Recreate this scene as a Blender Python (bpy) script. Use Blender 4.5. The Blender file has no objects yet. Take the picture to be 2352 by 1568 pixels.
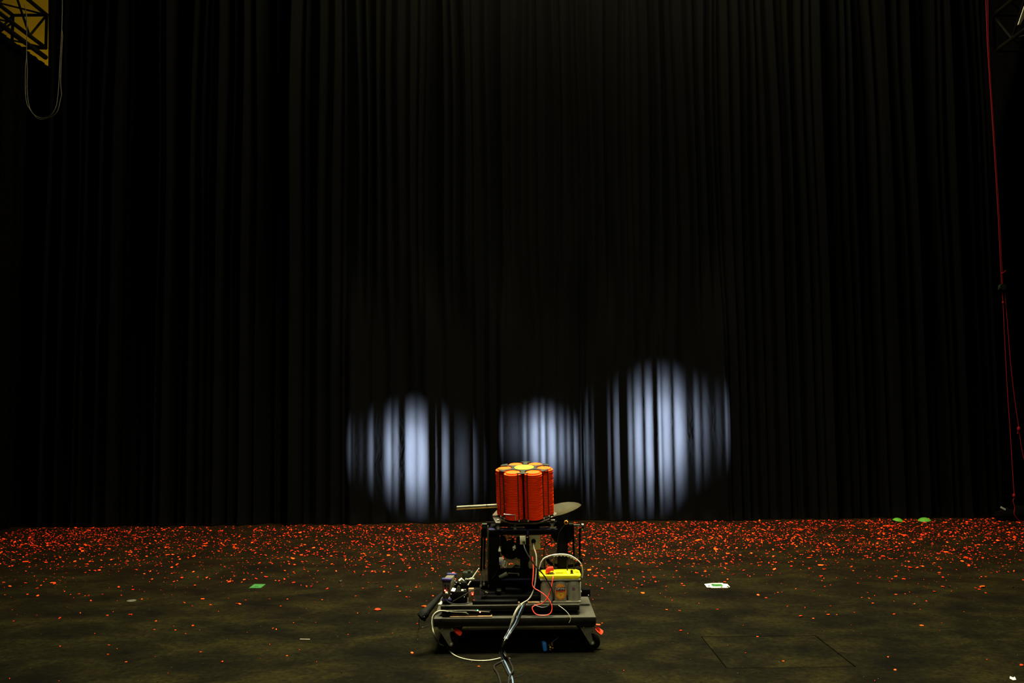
import bpy, bmesh, math, random
from mathutils import Matrix, Vector

SC = bpy.context.scene
COL = SC.collection
R = math.radians
# ------------------------------------------------------------------ camera
F = 2000.0
CAM = Vector((0, 0, 1.41))
PITCH = math.atan(136 / F)
ROLL = R(0.6)
FW = Vector((0, math.cos(PITCH), math.sin(PITCH)))
R0 = Vector((1, 0, 0))
U0 = Vector((0, -math.sin(PITCH), math.cos(PITCH)))
RT = R0 * math.cos(ROLL) - U0 * math.sin(ROLL)
UP = U0 * math.cos(ROLL) + R0 * math.sin(ROLL)

cd = bpy.data.cameras.new('camera')
cd.sensor_width = 36.0
cd.lens = F / 2352 * 36.0
cd.clip_end = 100
cam = bpy.data.objects.new('camera', cd)
cam.matrix_world = Matrix((
    (RT.x, UP.x, -FW.x, CAM.x), (RT.y, UP.y, -FW.y, CAM.y),
    (RT.z, UP.z, -FW.z, CAM.z), (0, 0, 0, 1)))
COL.objects.link(cam)
SC.camera = cam
SC.view_settings.view_transform = 'Standard'
SC.view_settings.look = 'None'
SC.view_settings.exposure = 0
SC.view_settings.gamma = 1
SC.view_settings.use_curve_mapping = False


def ray(x, y):
    return FW * F + RT * (x - 1176) - UP * (y - 784)


def at(x, y, Y):            # point of the place seen at x, y and Y metres away
    d = ray(x, y)
    return CAM + d * (Y / d.y)


def onz(x, y, z=0.0):       # point on a level at height z
    d = ray(x, y)
    return CAM + d * ((z - CAM.z) / d.z)


def onx(x, y, X):
    d = ray(x, y)
    return CAM + d * (X / d.x)


def proj(p):
    v = Vector(p) - CAM
    w = v.dot(FW)
    return 1176 + F * v.dot(RT) / w, 784 - F * v.dot(UP) / w


# ------------------------------------------------------------------ materials
def nodes(name):
    m = bpy.data.materials.new(name)
    m.use_nodes = True
    nt = m.node_tree
    b = nt.nodes['Principled BSDF']
    return m, nt, b


def mat(name, c, rough=0.6, metal=0.0, spec=0.3, var=0.25, scale=30.0, emit=None, es=0.0, bump=0.0, stretch=None):
    m, nt, b = nodes(name)
    b.inputs['Roughness'].default_value = rough
    b.inputs['Metallic'].default_value = metal
    b.inputs['Specular IOR Level'].default_value = spec
    if var > 0:
        tc = nt.nodes.new('ShaderNodeTexCoord')
        n = nt.nodes.new('ShaderNodeTexNoise')
        n.inputs['Scale'].default_value = scale
        n.inputs['Detail'].default_value = 6
        if stretch:
            mp = nt.nodes.new('ShaderNodeMapping')
            mp.inputs['Scale'].default_value = stretch
            nt.links.new(tc.outputs['Object'], mp.inputs['Vector'])
            nt.links.new(mp.outputs['Vector'], n.inputs['Vector'])
        else:
            nt.links.new(tc.outputs['Object'], n.inputs['Vector'])
        r = nt.nodes.new('ShaderNodeValToRGB')
        r.color_ramp.elements[0].position = 0.3
        r.color_ramp.elements[1].position = 0.7
        r.color_ramp.elements[0].color = (*[x * (1 - var) for x in c], 1)
        r.color_ramp.elements[1].color = (*[min(1, x * (1 + var)) for x in c], 1)
        nt.links.new(n.outputs['Fac'], r.inputs['Fac'])
        nt.links.new(r.outputs['Color'], b.inputs['Base Color'])
        if bump > 0:
            bp = nt.nodes.new('ShaderNodeBump')
            bp.inputs['Strength'].default_value = bump
            bp.inputs['Distance'].default_value = 0.01
            nt.links.new(n.outputs['Fac'], bp.inputs['Height'])
            nt.links.new(bp.outputs['Normal'], b.inputs['Normal'])
    else:
        b.inputs['Base Color'].default_value = (*c, 1)
    if emit:
        b.inputs['Emission Color'].default_value = (*emit, 1)
        b.inputs['Emission Strength'].default_value = es
    return m


M = {}
M['orange'] = mat('fluorescent_orange', (0.90, 0.042, 0.001), 0.7, spec=0.06, var=0.04, scale=60)
M['orange_dull'] = mat('dusty_orange', (0.34, 0.012, 0.002), 0.8, spec=0.05, var=0.4, scale=60)
M['pitch'] = mat('black_pitch', (0.006, 0.004, 0.003), 0.6, spec=0.2)
M['olive_plate'] = mat('dark_olive_steel', (0.0075, 0.010, 0.0050), 0.55, spec=0.1)
M['rod'] = mat('bronzed_rod', (0.040, 0.024, 0.006), 0.5, spec=0.15)
M['plate'] = mat('worn_steel_plate', (0.024, 0.0165, 0.0065), 0.5, metal=0.0, spec=0.4, var=0.45, scale=14)
M['nylon'] = mat('pale_nylon', (0.22, 0.21, 0.14), 0.5)
M['silver'] = mat('bright_steel', (0.5, 0.48, 0.40), 0.3, metal=0.15, spec=0.5)
M['alu'] = mat('dull_aluminium', (0.085, 0.082, 0.055), 0.45, metal=0.0, spec=0.4, var=0.3, scale=20)
M['spoon'] = mat('brushed_guard', (0.013, 0.0115, 0.0048), 0.6, metal=0.0, spec=0.03, var=0.4, scale=9)
M['wood'] = mat('yellow_wood', (0.26, 0.14, 0.02), 0.6, var=0.3, scale=25)
M['plank'] = mat('dusty_plank', (0.075, 0.045, 0.015), 0.7, var=0.35, scale=25)
M['ply'] = mat('plywood', (0.10, 0.060, 0.022), 0.7, var=0.3, scale=25)
M['black'] = mat('black_steel', (0.0012, 0.0011, 0.0009), 0.5, spec=0.03)
M['rubber'] = mat('black_rubber', (0.0017, 0.0017, 0.0013), 0.7, spec=0.03)
M['gloss'] = mat('gloss_black', (0.0015, 0.0015, 0.0015), 0.25, spec=0.25)
M['cable_black'] = mat('black_cable_sheath', (0.0042, 0.0040, 0.0030), 0.45, spec=0.12)
M['blue'] = mat('blue_steel', (0.006, 0.006, 0.026), 0.45, spec=0.2)
M['blue_rubber'] = mat('blue_rubber', (0.007, 0.005, 0.042), 0.6, spec=0.2)
M['grey_box'] = mat('beige_grey_case', (0.036, 0.032, 0.018), 0.55)
M['beige'] = mat('beige_plastic', (0.36, 0.35, 0.23), 0.5)
M['beige_dark'] = mat('khaki_plastic', (0.16, 0.15, 0.07), 0.55)
M['bat_case'] = mat('grey_battery_case', (0.21, 0.20, 0.135), 0.5, var=0.10)
M['bat_white'] = mat('pale_battery_trim', (0.36, 0.35, 0.27), 0.5, var=0.1)
M['yellow'] = mat('yellow_plastic', (0.62, 0.53, 0.004), 0.4, var=0.06)
M['sticker_orange'] = mat('orange_sticker', (0.55, 0.17, 0.012), 0.5, var=0.15, scale=80)
M['sticker_gold'] = mat('gold_print', (0.55, 0.30, 0.02), 0.5, var=0.1)
M['print_black'] = mat('black_print', (0.008, 0.008, 0.008), 0.5, var=0)
M['print_white'] = mat('white_print', (0.5, 0.5, 0.45), 0.5, var=0)
M['print_red'] = mat('red_print', (0.35, 0.02, 0.01), 0.5, var=0)
M['print_blue'] = mat('blue_print', (0.01, 0.01, 0.3), 0.5, var=0)
M['print_purple'] = mat('purple_print', (0.10, 0.05, 0.07), 0.5, var=0.3, scale=200)
M['red'] = mat('red_plastic', (0.5, 0.022, 0.008), 0.35, spec=0.4, var=0.1)
M['red_cable'] = mat('red_cable_sheath', (0.5, 0.028, 0.012), 0.4, spec=0.3, var=0.1)
M['pale_cable'] = mat('pale_cable_sheath', (0.15, 0.145, 0.105), 0.45, var=0.1)
M['blue_cable'] = mat('pale_blue_cable_sheath', (0.05, 0.075, 0.115), 0.45, var=0.1)
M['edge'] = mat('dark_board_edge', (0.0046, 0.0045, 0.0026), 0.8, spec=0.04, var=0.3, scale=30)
M['deck'] = mat('grey_painted_board', (0.0165, 0.0158, 0.0105), 0.75, spec=0.1, var=0.18, scale=40)
M['bracket'] = mat('zinc_bracket', (0.085, 0.083, 0.052), 0.5, metal=0.0, spec=0.2)
M['pedal'] = mat('red_pedal', (0.75, 0.04, 0.01), 0.5, var=0.1)
M['paper'] = mat('soiled_white_paper', (0.22, 0.215, 0.185), 0.8, spec=0.05, var=0.12)
M['green'] = mat('green_card', (0.012, 0.055, 0.012), 0.7, spec=0.05, var=0.15)
M['green_bright'] = mat('bright_green_plastic', (0.035, 0.13, 0.008), 0.6, spec=0.1, var=0.1)
M['brass'] = mat('brass', (0.35, 0.22, 0.06), 0.35, metal=0.7, spec=0.5)
M['blue_plug'] = mat('blue_plug_plastic', (0.02, 0.14, 0.50), 0.4, spec=0.3, var=0.1)
M['rope'] = mat('red_rope', (0.11, 0.0035, 0.0035), 0.8, spec=0.05, var=0.2, scale=200)
M['line'] = mat('grey_line', (0.075, 0.07, 0.042), 0.7, spec=0.05, var=0.1)
M['truss'] = mat('dark_truss_tube', (0.0018, 0.0016, 0.0009), 0.6, spec=0.04)
M['sandbag'] = mat('black_canvas', (0.0006, 0.0006, 0.0004), 0.9, spec=0.01)
M['drape'] = mat('black_masking_cloth', (0.0012, 0.0011, 0.0009), 0.95, spec=0.0)
M['wall'] = mat('black_painted_wall', (0.004, 0.004, 0.004), 0.9, spec=0.05)
M['yellow_wall'] = mat('amber_painted_wall', (0.42, 0.27, 0.008), 0.9, spec=0.05, var=0.15, scale=1.5)
M['led_red'] = mat('red_led', (0.5, 0.02, 0.02), 0.4, var=0, emit=(1, 0.06, 0.04), es=40)
M['led_green'] = mat('green_led', (0.02, 0.5, 0.05), 0.4, var=0, emit=(0.02, 1, 0.08), es=22)
M['grey_disc'] = mat('grey_disc', (0.028, 0.030, 0.020), 0.7, spec=0.1)
M['grit_dark'] = mat('dark_grit', (0.003, 0.0025, 0.0015), 0.9, spec=0.05)
M['grit_pale'] = mat('pale_grit', (0.07, 0.06, 0.045), 0.9, spec=0.05)


def floor_mat():
    m, nt, b = nodes('worn_black_floor')
    b.inputs['Roughness'].default_value = 0.85
    b.inputs['Specular IOR Level'].default_value = 0.015
    L = nt.links.new
    tc = nt.nodes.new('ShaderNodeTexCoord')
    mp = nt.nodes.new('ShaderNodeMapping')
    mp.inputs['Scale'].default_value = (0.75, 1.0, 1)
    mp.inputs['Rotation'].default_value = (0, 0, R(12))
    L(tc.outputs['Object'], mp.inputs['Vector'])
    n1 = nt.nodes.new('ShaderNodeTexNoise')
    n1.inputs['Scale'].default_value = 3.0
    n1.inputs['Detail'].default_value = 7
    n1.inputs['Roughness'].default_value = 0.62
    n1.inputs['Distortion'].default_value = 0.35
    L(mp.outputs['Vector'], n1.inputs['Vector'])
    r1 = nt.nodes.new('ShaderNodeValToRGB')
    e = r1.color_ramp.elements
    e[0].position = 0.34; e[0].color = (0.0006, 0.00055, 0.00015, 1)
    e[1].position = 0.70; e[1].color = (0.0050, 0.0043, 0.00085, 1)
    k = e.new(0.5); k.color = (0.0019, 0.00165, 0.00038, 1)
    L(n1.outputs['Fac'], r1.inputs['Fac'])
    n2 = nt.nodes.new('ShaderNodeTexNoise')
    n2.inputs['Scale'].default_value = 30
    n2.inputs['Detail'].default_value = 12
    n2.inputs['Roughness'].default_value = 0.72
    L(tc.outputs['Object'], n2.inputs['Vector'])
    r2 = nt.nodes.new('ShaderNodeValToRGB')
    r2.color_ramp.elements[0].position = 0.34; r2.color_ramp.elements[0].color = (0.35, 0.35, 0.35, 1)
    r2.color_ramp.elements[1].position = 0.68; r2.color_ramp.elements[1].color = (1.6, 1.52, 1.4, 1)
    L(n2.outputs['Fac'], r2.inputs['Fac'])
    mx = nt.nodes.new('ShaderNodeMix'); mx.data_type = 'RGBA'; mx.blend_type = 'MULTIPLY'
    mx.inputs['Factor'].default_value = 1.0
    L(r1.outputs['Color'], mx.inputs['A']); L(r2.outputs['Color'], mx.inputs['B'])
    # fine crumbled clay dust, thicker towards the curtain where the targets break
    n3 = nt.nodes.new('ShaderNodeTexNoise')
    n3.inputs['Scale'].default_value = 1.1
    n3.inputs['Detail'].default_value = 8
    L(tc.outputs['Object'], n3.inputs['Vector'])
    sx = nt.nodes.new('ShaderNodeSeparateXYZ')
    L(tc.outputs['Object'], sx.inputs['Vector'])
    mr = nt.nodes.new('ShaderNodeMapRange')
    mr.inputs['From Min'].default_value = 5.5; mr.inputs['From Max'].default_value = 10.2
    mr.inputs['To Min'].default_value = 0.0; mr.inputs['To Max'].default_value = 0.9
    L(sx.outputs['Y'], mr.inputs['Value'])
    mu = nt.nodes.new('ShaderNodeMath'); mu.operation = 'MULTIPLY'; mu.use_clamp = True
    L(mr.outputs['Result'], mu.inputs[0]); L(n3.outputs['Fac'], mu.inputs[1])
    mx2 = nt.nodes.new('ShaderNodeMix'); mx2.data_type = 'RGBA'
    mx2.inputs['B'].default_value = (0.0046, 0.0015, 0.0003, 1)
    L(mu.outputs['Value'], mx2.inputs['Factor'])
    L(mx.outputs['Result'], mx2.inputs['A'])
    L(mx2.outputs['Result'], b.inputs['Base Color'])
    bp = nt.nodes.new('ShaderNodeBump'); bp.inputs['Strength'].default_value = 0.15
    bp.inputs['Distance'].default_value = 0.004
    L(n2.outputs['Fac'], bp.inputs['Height']); L(bp.outputs['Normal'], b.inputs['Normal'])
    return m


def curtain_mat():
    m, nt, b = nodes('black_curtain_cloth')
    L = nt.links.new
    b.inputs['Roughness'].default_value = 0.9
    b.inputs['Specular IOR Level'].default_value = 0.0
    tc = nt.nodes.new('ShaderNodeTexCoord')
    n = nt.nodes.new('ShaderNodeTexNoise')
    n.inputs['Scale'].default_value = 3.2
    n.inputs['Detail'].default_value = 3
    n.inputs['Distortion'].default_value = 0.8
    mp = nt.nodes.new('ShaderNodeMapping'); mp.inputs['Scale'].default_value = (3.0, 1.0, 0.8)
    L(tc.outputs['Object'], mp.inputs['Vector']); L(mp.outputs['Vector'], n.inputs['Vector'])
    r = nt.nodes.new('ShaderNodeValToRGB')
    r.color_ramp.elements[0].color = (0.0011, 0.00105, 0.0009, 1)
    r.color_ramp.elements[1].color = (0.0015, 0.00145, 0.0012, 1)
    L(n.outputs['Fac'], r.inputs['Fac']); L(r.outputs['Color'], b.inputs['Base Color'])
    bp = nt.nodes.new('ShaderNodeBump'); bp.inputs['Strength'].default_value = 0.22
    bp.inputs['Distance'].default_value = 0.02
    L(n.outputs['Fac'], bp.inputs['Height']); L(bp.outputs['Normal'], b.inputs['Normal'])
    return m


M['floor'] = floor_mat()
M['curtain'] = curtain_mat()

# ------------------------------------------------------------------ mesh helpers
def NB():
    return bmesh.new()


def setmi(bm, faces, mi):
    for f in faces:
        f.material_index = mi


def box(bm, c, s, rot=None, bevel=0.0, mi=0):
    r = bmesh.ops.create_cube(bm, size=1.0)
    vs = r['verts']
    mt = Matrix.Translation(Vector(c)) @ (rot.to_4x4() if rot else Matrix.Identity(4)) @ Matrix.Diagonal((*s, 1))
    bmesh.ops.transform(bm, matrix=mt, verts=vs)
    fs = set(f for v in vs for f in v.link_faces)
    setmi(bm, fs, mi)
    if bevel > 0:
        es = list(set(e for v in vs for e in v.link_edges))
        rr = bmesh.ops.bevel(bm, geom=es, offset=bevel, segments=2, affect='EDGES', profile=0.5)
        setmi(bm, rr['faces'], mi)


def frame(d):
    d = Vector(d).normalized()
    a = Vector((0, 0, 1)) if abs(d.z) < 0.9 else Vector((1, 0, 0))
    x = a.cross(d).normalized()
    return x, d.cross(x)


def ring(bm, p, x, y, r, n, ph=0.0):
    return [bm.verts.new(p + (x * math.cos(2 * math.pi * k / n + ph) + y * math.sin(2 * math.pi * k / n + ph)) * r) for k in range(n)]


def loft(bm, rings, cap=True, mi=0):
    n = len(rings[0])
    for a, b in zip(rings, rings[1:]):
        for k in range(n):
            f = bm.faces.new((a[k], a[(k + 1) % n], b[(k + 1) % n], b[k])); f.material_index = mi
    if cap:
        f = bm.faces.new(rings[0][::-1]); f.material_index = mi
        f = bm.faces.new(rings[-1]); f.material_index = mi


def cyl(bm, p0, p1, r0, r1=None, n=16, mi=0):
    p0, p1 = Vector(p0), Vector(p1)
    x, y = frame(p1 - p0)
    loft(bm, [ring(bm, p0, x, y, r0, n), ring(bm, p1, x, y, r0 if r1 is None else r1, n)], True, mi)


def turned(bm, p0, d, prof, n=20, mi=0):       # profile of (distance along d, radius)
    p0 = Vector(p0); d = Vector(d).normalized()
    x, y = frame(d)
    loft(bm, [ring(bm, p0 + d * h, x, y, max(r, 1e-4), n) for h, r in prof], True, mi)


def smooth_path(pts, sub=6):
    pts = [Vector(p) for p in pts]
    if len(pts) < 3:
        return pts
    out = []
    P = [pts[0] * 2 - pts[1]] + pts + [pts[-1] * 2 - pts[-2]]
    for i in range(1, len(P) - 2):
        a, b, c, d = P[i - 1], P[i], P[i + 1], P[i + 2]
        for k in range(sub):
            t = k / sub
            out.append(0.5 * ((2 * b) + (c - a) * t + (2 * a - 5 * b + 4 * c - d) * t * t + (3 * b - a - 3 * c + d) * t ** 3))
    out.append(pts[-1])
    return out


def tube(bm, pts, r, n=8, sub=6, mi=0, taper=None):
    ps = smooth_path(pts, sub)
    rings = []
    x = None
    for i, p in enumerate(ps):
        d = (ps[min(i + 1, len(ps) - 1)] - ps[max(i - 1, 0)])
        if d.length < 1e-9:
            continue
        d.normalize()
        if x is None:
            x, y = frame(d)
        x = (x - d * x.dot(d)).normalized()
        y = d.cross(x)
        rr = r if taper is None else r * taper(i / (len(ps) - 1))
        rings.append(ring(bm, p, x, y, rr, n))
    loft(bm, rings, True, mi)


def prism(bm, poly, mt, h0, h1, mi=0, bevel=0.0):      # 2-D outline in the frame mt, from height h0 to h1
    a = [bm.verts.new(mt @ Vector((p[0], p[1], h0))) for p in poly]
    b = [bm.verts.new(mt @ Vector((p[0], p[1], h1))) for p in poly]
    n = len(poly)
    fs = [bm.faces.new(a[::-1]), bm.faces.new(b)]
    for k in range(n):
        fs.append(bm.faces.new((a[k], a[(k + 1) % n], b[(k + 1) % n], b[k])))
    setmi(bm, fs, mi)
    if bevel > 0:
        es = list(set(e for f in fs[:2] for e in f.edges))
        rr = bmesh.ops.bevel(bm, geom=es, offset=bevel, segments=2, affect='EDGES', profile=0.5)
        setmi(bm, rr['faces'], mi)


def pbox(bm, x0, y0, x1, y1, Y, dep, bevel=0.003, mi=0):   # box whose front spans these sight lines at Y
    p = at(x0, (y0 + y1) / 2, Y); q = at(x1, (y0 + y1) / 2, Y)
    xm = (x0 + x1) / 2
    t = at(xm, y0, Y); b_ = at(xm, y1, Y)
    c = Vector(((p.x + q.x) / 2, Y + dep / 2, (t.z + b_.z) / 2))
    box(bm, c, (abs(q.x - p.x), dep, abs(t.z - b_.z)), None, bevel, mi)


def mesh_of(name, bm, mats, org=(0, 0, 0)):
    bmesh.ops.recalc_face_normals(bm, faces=bm.faces[:])
    if Vector(org).length > 0:
        bmesh.ops.translate(bm, vec=-Vector(org), verts=bm.verts[:])
    me = bpy.data.meshes.new(name)
    bm.to_mesh(me); bm.free()
    for m in (mats if isinstance(mats, (list, tuple)) else [mats]):
        me.materials.append(M[m])
    me.polygons.foreach_set('use_smooth', [True] * len(me.polygons))
    me.set_sharp_from_angle(angle=R(35))
    me.update()
    return me


ROOT = {}


def root_loc(o):
    while o.parent:
        o = o.parent
    return o.location.copy()


def obj(name, bm, mats, parent=None, org=None, label=None):
    if parent is not None:
        org = root_loc(parent)
    elif org is None:
        c = [v.co for v in bm.verts]
        org = Vector((sum(v.x for v in c) / len(c), sum(v.y for v in c) / len(c), min(v.z for v in c)))
    me = mesh_of(name, bm, mats, org)
    o = bpy.data.objects.new(name, me)
    COL.objects.link(o)
    if parent is not None:
        o.parent = parent
    else:
        o.location = org
    if label:
        o['label'] = label
    return o


def tag(o, label, cat, group=None, kind=None):
    o['label'] = label
    o['category'] = cat
    if group:
        o['group'] = group
    if kind:
        o['kind'] = kind
    return o


def thing(name, label, cat, loc, group=None):
    o = bpy.data.objects.new(name, None)
    o.empty_display_size = 0.05
    COL.objects.link(o)
    o.location = loc
    return tag(o, label, cat, group)


def struct(name, bm, mats, org=(0, 0, 0)):
    o = obj(name, bm, mats, None, Vector(org))
    o['kind'] = 'structure'
    return o


def text_mesh(s, size, mt, bm, mi, depth=0.0004):
    cu = bpy.data.curves.new('lettering', 'FONT')
    cu.body = s; cu.size = size; cu.align_x = 'CENTER'; cu.align_y = 'CENTER'; cu.extrude = depth
    to = bpy.data.objects.new('lettering', cu)
    me = bpy.data.meshes.new_from_object(to)
    me.transform(mt)
    n0 = len(bm.faces)
    bm.from_mesh(me)
    bm.faces.ensure_lookup_table()
    for f in bm.faces[n0:]:
        f.material_index = mi
    bpy.data.objects.remove(to); bpy.data.curves.remove(cu); bpy.data.meshes.remove(me)


rnd = random.Random(11)

# ------------------------------------------------------------------ the hall
HATCH = (onz(1617, 1462), onz(1873, 1460), onz(1958, 1527), onz(1669, 1538))
hx0 = (HATCH[0].x + HATCH[3].x) / 2; hx1 = (HATCH[1].x + HATCH[2].x) / 2
hy1 = (HATCH[0].y + HATCH[1].y) / 2; hy0 = hy1 - 0.60
FX0, FX1, FY0, FY1 = -10.0, 10.0, -6.0, 16.0
bm = NB()
gap = 0.007


def quad(bm, x0, y0, x1, y1, z):
    vs = [bm.verts.new((x0, y0, z)), bm.verts.new((x1, y0, z)), bm.verts.new((x1, y1, z)), bm.verts.new((x0, y1, z))]
    bm.faces.new(vs)
    return vs


xs = [FX0, hx0 - gap, hx1 + gap, FX1]; ys = [FY0, hy0 - gap, hy1 + gap, FY1]
gv = [[bm.verts.new((x, y, 0)) for x in xs] for y in ys]
for j in range(3):
    for i in range(3):
        if i == 1 and j == 1:
            continue
        bm.faces.new((gv[j][i], gv[j][i + 1], gv[j + 1][i + 1], gv[j + 1][i]))
# walls of the hatch recess
rv = [bm.verts.new((x, y, -0.03)) for x, y in ((xs[1], ys[1]), (xs[2], ys[1]), (xs[2], ys[2]), (xs[1], ys[2]))]
tv = [gv[1][1], gv[1][2], gv[2][2], gv[2][1]]
for k in range(4):
    bm.faces.new((tv[k], tv[(k + 1) % 4], rv[(k + 1) % 4], rv[k]))
bm.faces.new(rv)
struct('floor', bm, 'floor')
bm = NB()
prism(bm, [(hx0, hy0), (hx1, hy0), (hx1, hy1), (hx0, hy1)], Matrix.Identity(4), -0.03, 0.0, 0, 0.0015)
o = obj('floor_hatch', bm, 'floor')
tag(o, 'square hatch panel set flush in the floor right of the dolly, dark gap around it', 'hatch')

for nm, c, s, m in (('wall_left', (-10.1, 5, 5.5), (0.2, 22, 11), 'wall'), ('wall_right', (10.1, 5, 5.5), (0.2, 22, 11), 'wall'),
                    ('wall_back', (0, 16.1, 5.5), (20.4, 0.2, 11), 'yellow_wall'), ('wall_front', (0, -6.1, 5.5), (20.4, 0.2, 11), 'wall'),
                    ('ceiling', (0, 5, 11.1), (20.4, 22.4, 0.2), 'wall')):
    bm = NB(); box(bm, c, s)
    struct(nm, bm, m)

# ------------------------------------------------------------------ the big curtain
CY = 10.25
PXM = 10.2 / F                     # metres per photo pixel on the curtain


def cx(px):
    return (px - 1176) * PXM


LEFT = [(812, 818, .15), (826, 834, .12), (843, 857, .75), (878, 898, .9), (899, 914, .45), (928, 984, .95), (996, 1003, .25), (1011, 1031, .85), (1038, 1078, .35)]
MID = [(1156, 1192, .24), (1198, 1208, .8), (1213, 1236, .9), (1239, 1251, 1.0), (1255, 1276, .9), (1280, 1296, .6), (1300, 1309, .65)]
RIGHT = [(1358, 1372, .35), (1394, 1402, .6), (1408, 1424, .85), (1440, 1452, .75), (1454, 1476, .95), (1481, 1500, .9), (1511, 1519, .9), (1520, 1542, .75), (1547, 1577, .85), (1593, 1606, .5), (1611, 1626, .35), (1639, 1650, .15)]
NX = 1700
CX0, CX1 = cx(80), cx(2301)
dx = (CX1 - CX0) / (NX - 1)
# ordinary folds
w = CX0; segs = []
sgn = 1
while w < CX1 + 1:
    ww = rnd.choice([rnd.uniform(.02, .05), rnd.uniform(.03, .08), rnd.uniform(.04, .11)])
    segs.append((w, w + ww, sgn * R(rnd.uniform(30, 66))))
    w += ww
    sgn = -sgn if rnd.random() < 0.9 else sgn
si = 0
dep = [0.0]
for i in range(1, NX):
    x = CX0 + i * dx
    while si < len(segs) - 1 and x > segs[si][1]:
        si += 1
    dep.append(dep[-1] - math.tan(segs[si][2]) * dx)


def blur(v, n):
    pre = [0.0]
    for d in v:
        pre.append(pre[-1] + d)
    return [(pre[min(NX, i + n + 1)] - pre[max(0, i - n)]) / (min(NX, i + n + 1) - max(0, i - n)) for i in range(NX)]


W = int(0.25 / dx)
lo2 = blur(blur(dep, W), W)
prof_top = [d - l for d, l in zip(dep, lo2)]


def strip_psi(px, strips, phi, dark):
    for a, b, v in strips:
        if a <= px <= b:
            t = (px - a) / (b - a)
            sh = 0.20 + 0.80 * math.sin(math.pi * t ** (1.3 if phi > 0 else 0.77)) ** 0.8
            if b - a > 40:
                sh = 0.35 + 0.65 * abs(math.sin(math.pi * (0.08 + 1.9 * t))) ** 0.6 * (1 if t < .93 else (1 - t) / .07)
            p = phi - math.copysign(math.acos(max(0.02, min(1, v * sh))), phi)
            # a fold catches the light with a soft shoulder on either side
            return p
    return dark


def px_of(i):
    return (CX0 + i * dx) / PXM + 1176


# the bunched folds near the floor that catch the lamps
prof_low = list(prof_top)
ends = []
for (p0, p1, strips, phi) in ((806, 1084, LEFT, R(60)), (1151, 1315, MID, R(52)), (1353, 1658, RIGHT, R(-60))):
    idx = [i for i in range(NX) if p0 <= px_of(i) <= p1]
    sg = 1 if phi > 0 else -1

    def total(dk):
        return sum(-math.tan(strip_psi(px_of(i), strips, phi, -sg * dk)) * dx for i in idx)
    lo_, hi_ = R(31), R(62)
    for _ in range(30):
        mid_ = (lo_ + hi_) / 2
        if total(mid_) * sg < 0:
            lo_ = mid_
        else:
            hi_ = mid_
    dk = (lo_ + hi_) / 2
    y = 0.0; ys_ = []
    for i in idx:
        y -= math.tan(strip_psi(px_of(i), strips, phi, -sg * dk)) * dx
        ys_.append(y)
    m0 = sum(ys_) / len(ys_)
    for i, v in zip(idx, ys_):
        prof_low[i] = v - m0
    ends.append((idx[0], idx[-1]))
gaps = [(738, 806), (1084, 1151), (1315, 1353), (1658, 1722)]
for a, b in gaps:
    idx = [i for i in range(NX) if a < px_of(i) < b]
    ia, ib = idx[0] - 1, idx[-1] + 1
    va_, vb_ = prof_low[ia], prof_low[ib]
    for i in idx:
        t = (i - ia) / (ib - ia)
        e = min(1.0, min(t, 1 - t) / 0.2)
        prof_low[i] = va_ + (vb_ - va_) * t + prof_top[i] * e
for pf in (prof_low, prof_top):
    for _ in range(3):
        q = [(pf[max(0, i - 1)] + 2 * pf[i] + pf[min(NX - 1, i + 1)]) / 4 for i in range(NX)]
        pf[:] = q
CZ1 = 7.2
rows = 46
bm = NB()
grid = []
for j in range(rows + 1):
    z = 0.012 + (CZ1 - 0.012) * (j / rows) ** 1.25
    row = []
    hi = max(0.0, (z - 2.2) / 5.0)
    for i in range(NX):
        x = CX0 + i * dx
        sway = 0.025 * hi * math.sin(x * 5.1 + z * 1.1) + 0.015 * hi * math.sin(x * 11.3 - z * 0.9)
        a = 1.0 - 0.15 * hi
        k = min(1.0, max(0.0, (z - 2.0) / 1.3)); k = k * k * (3 - 2 * k)
        y = CY + (prof_low[i] * (1 - k) + prof_top[i] * k) * a + 0.02 * math.sin(x * 0.9) * hi
        if z < 0.5:
            y -= 0.02 * (0.5 - z) * math.sin(x * 7.3)
        if z < 0.08:
            y -= 0.03 * (0.08 - z) / 0.08 * (0.5 + 0.5 * math.sin(x * 23))
        row.append(bm.verts.new((x + sway, y, z)))
    grid.append(row)
for j in range(rows):
    for i in range(NX - 1):
        bm.faces.new((grid[j][i], grid[j][i + 1], grid[j + 1][i + 1], grid[j + 1][i]))
o = obj('stage_curtain', bm, 'curtain', None, Vector((0, CY, 0)))
tag(o, 'huge black pleated stage curtain across the back with three pools of light', 'curtain')

# side masking drapes (run away from the viewer under the side trusses)
TX = onx(80, 118, -5.76)
zL = TX.z
XL, XR = -5.76, 5.98


def side_drape(X, y0, y1, z1, name, label):
    bm = NB()
    n = 140; g = []
    rr = random.Random(int(X * 100))
    ph = [rr.uniform(0, 6) for _ in range(4)]
    for j in range(13):
        z = 0.01 + (z1 - 0.01) * j / 12
        g.append([bm.verts.new((X + (1.0 - 0.8 * (z / z1) ** 3) * (0.05 * math.sin(t * 38 + ph[0]) + 0.03 * math.sin(t * 91 + ph[1] + 0.1 * z)), t, z)) for t in [y0 + (y1 - y0) * k / n for k in range(n + 1)]])
    for j in range(12):
        for k in range(n):
            bm.faces.new((g[j][k], g[j][k + 1], g[j + 1][k + 1], g[j + 1][k]))
    o = obj(name, bm, 'drape', None, Vector((X, (y0 + y1) / 2, 0)))
    tag(o, label, 'curtain', 'black masking drapes at the sides')


side_drape(XL - 0.10, 7.2, 11.5, zL + 0.012, 'masking_drape', 'black masking drape hung under the truss at the left edge')
side_drape(XR + 0.62, 7.2, 12.6, 7.6, 'masking_drape', 'black masking drape behind the red rope at the right edge')


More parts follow.
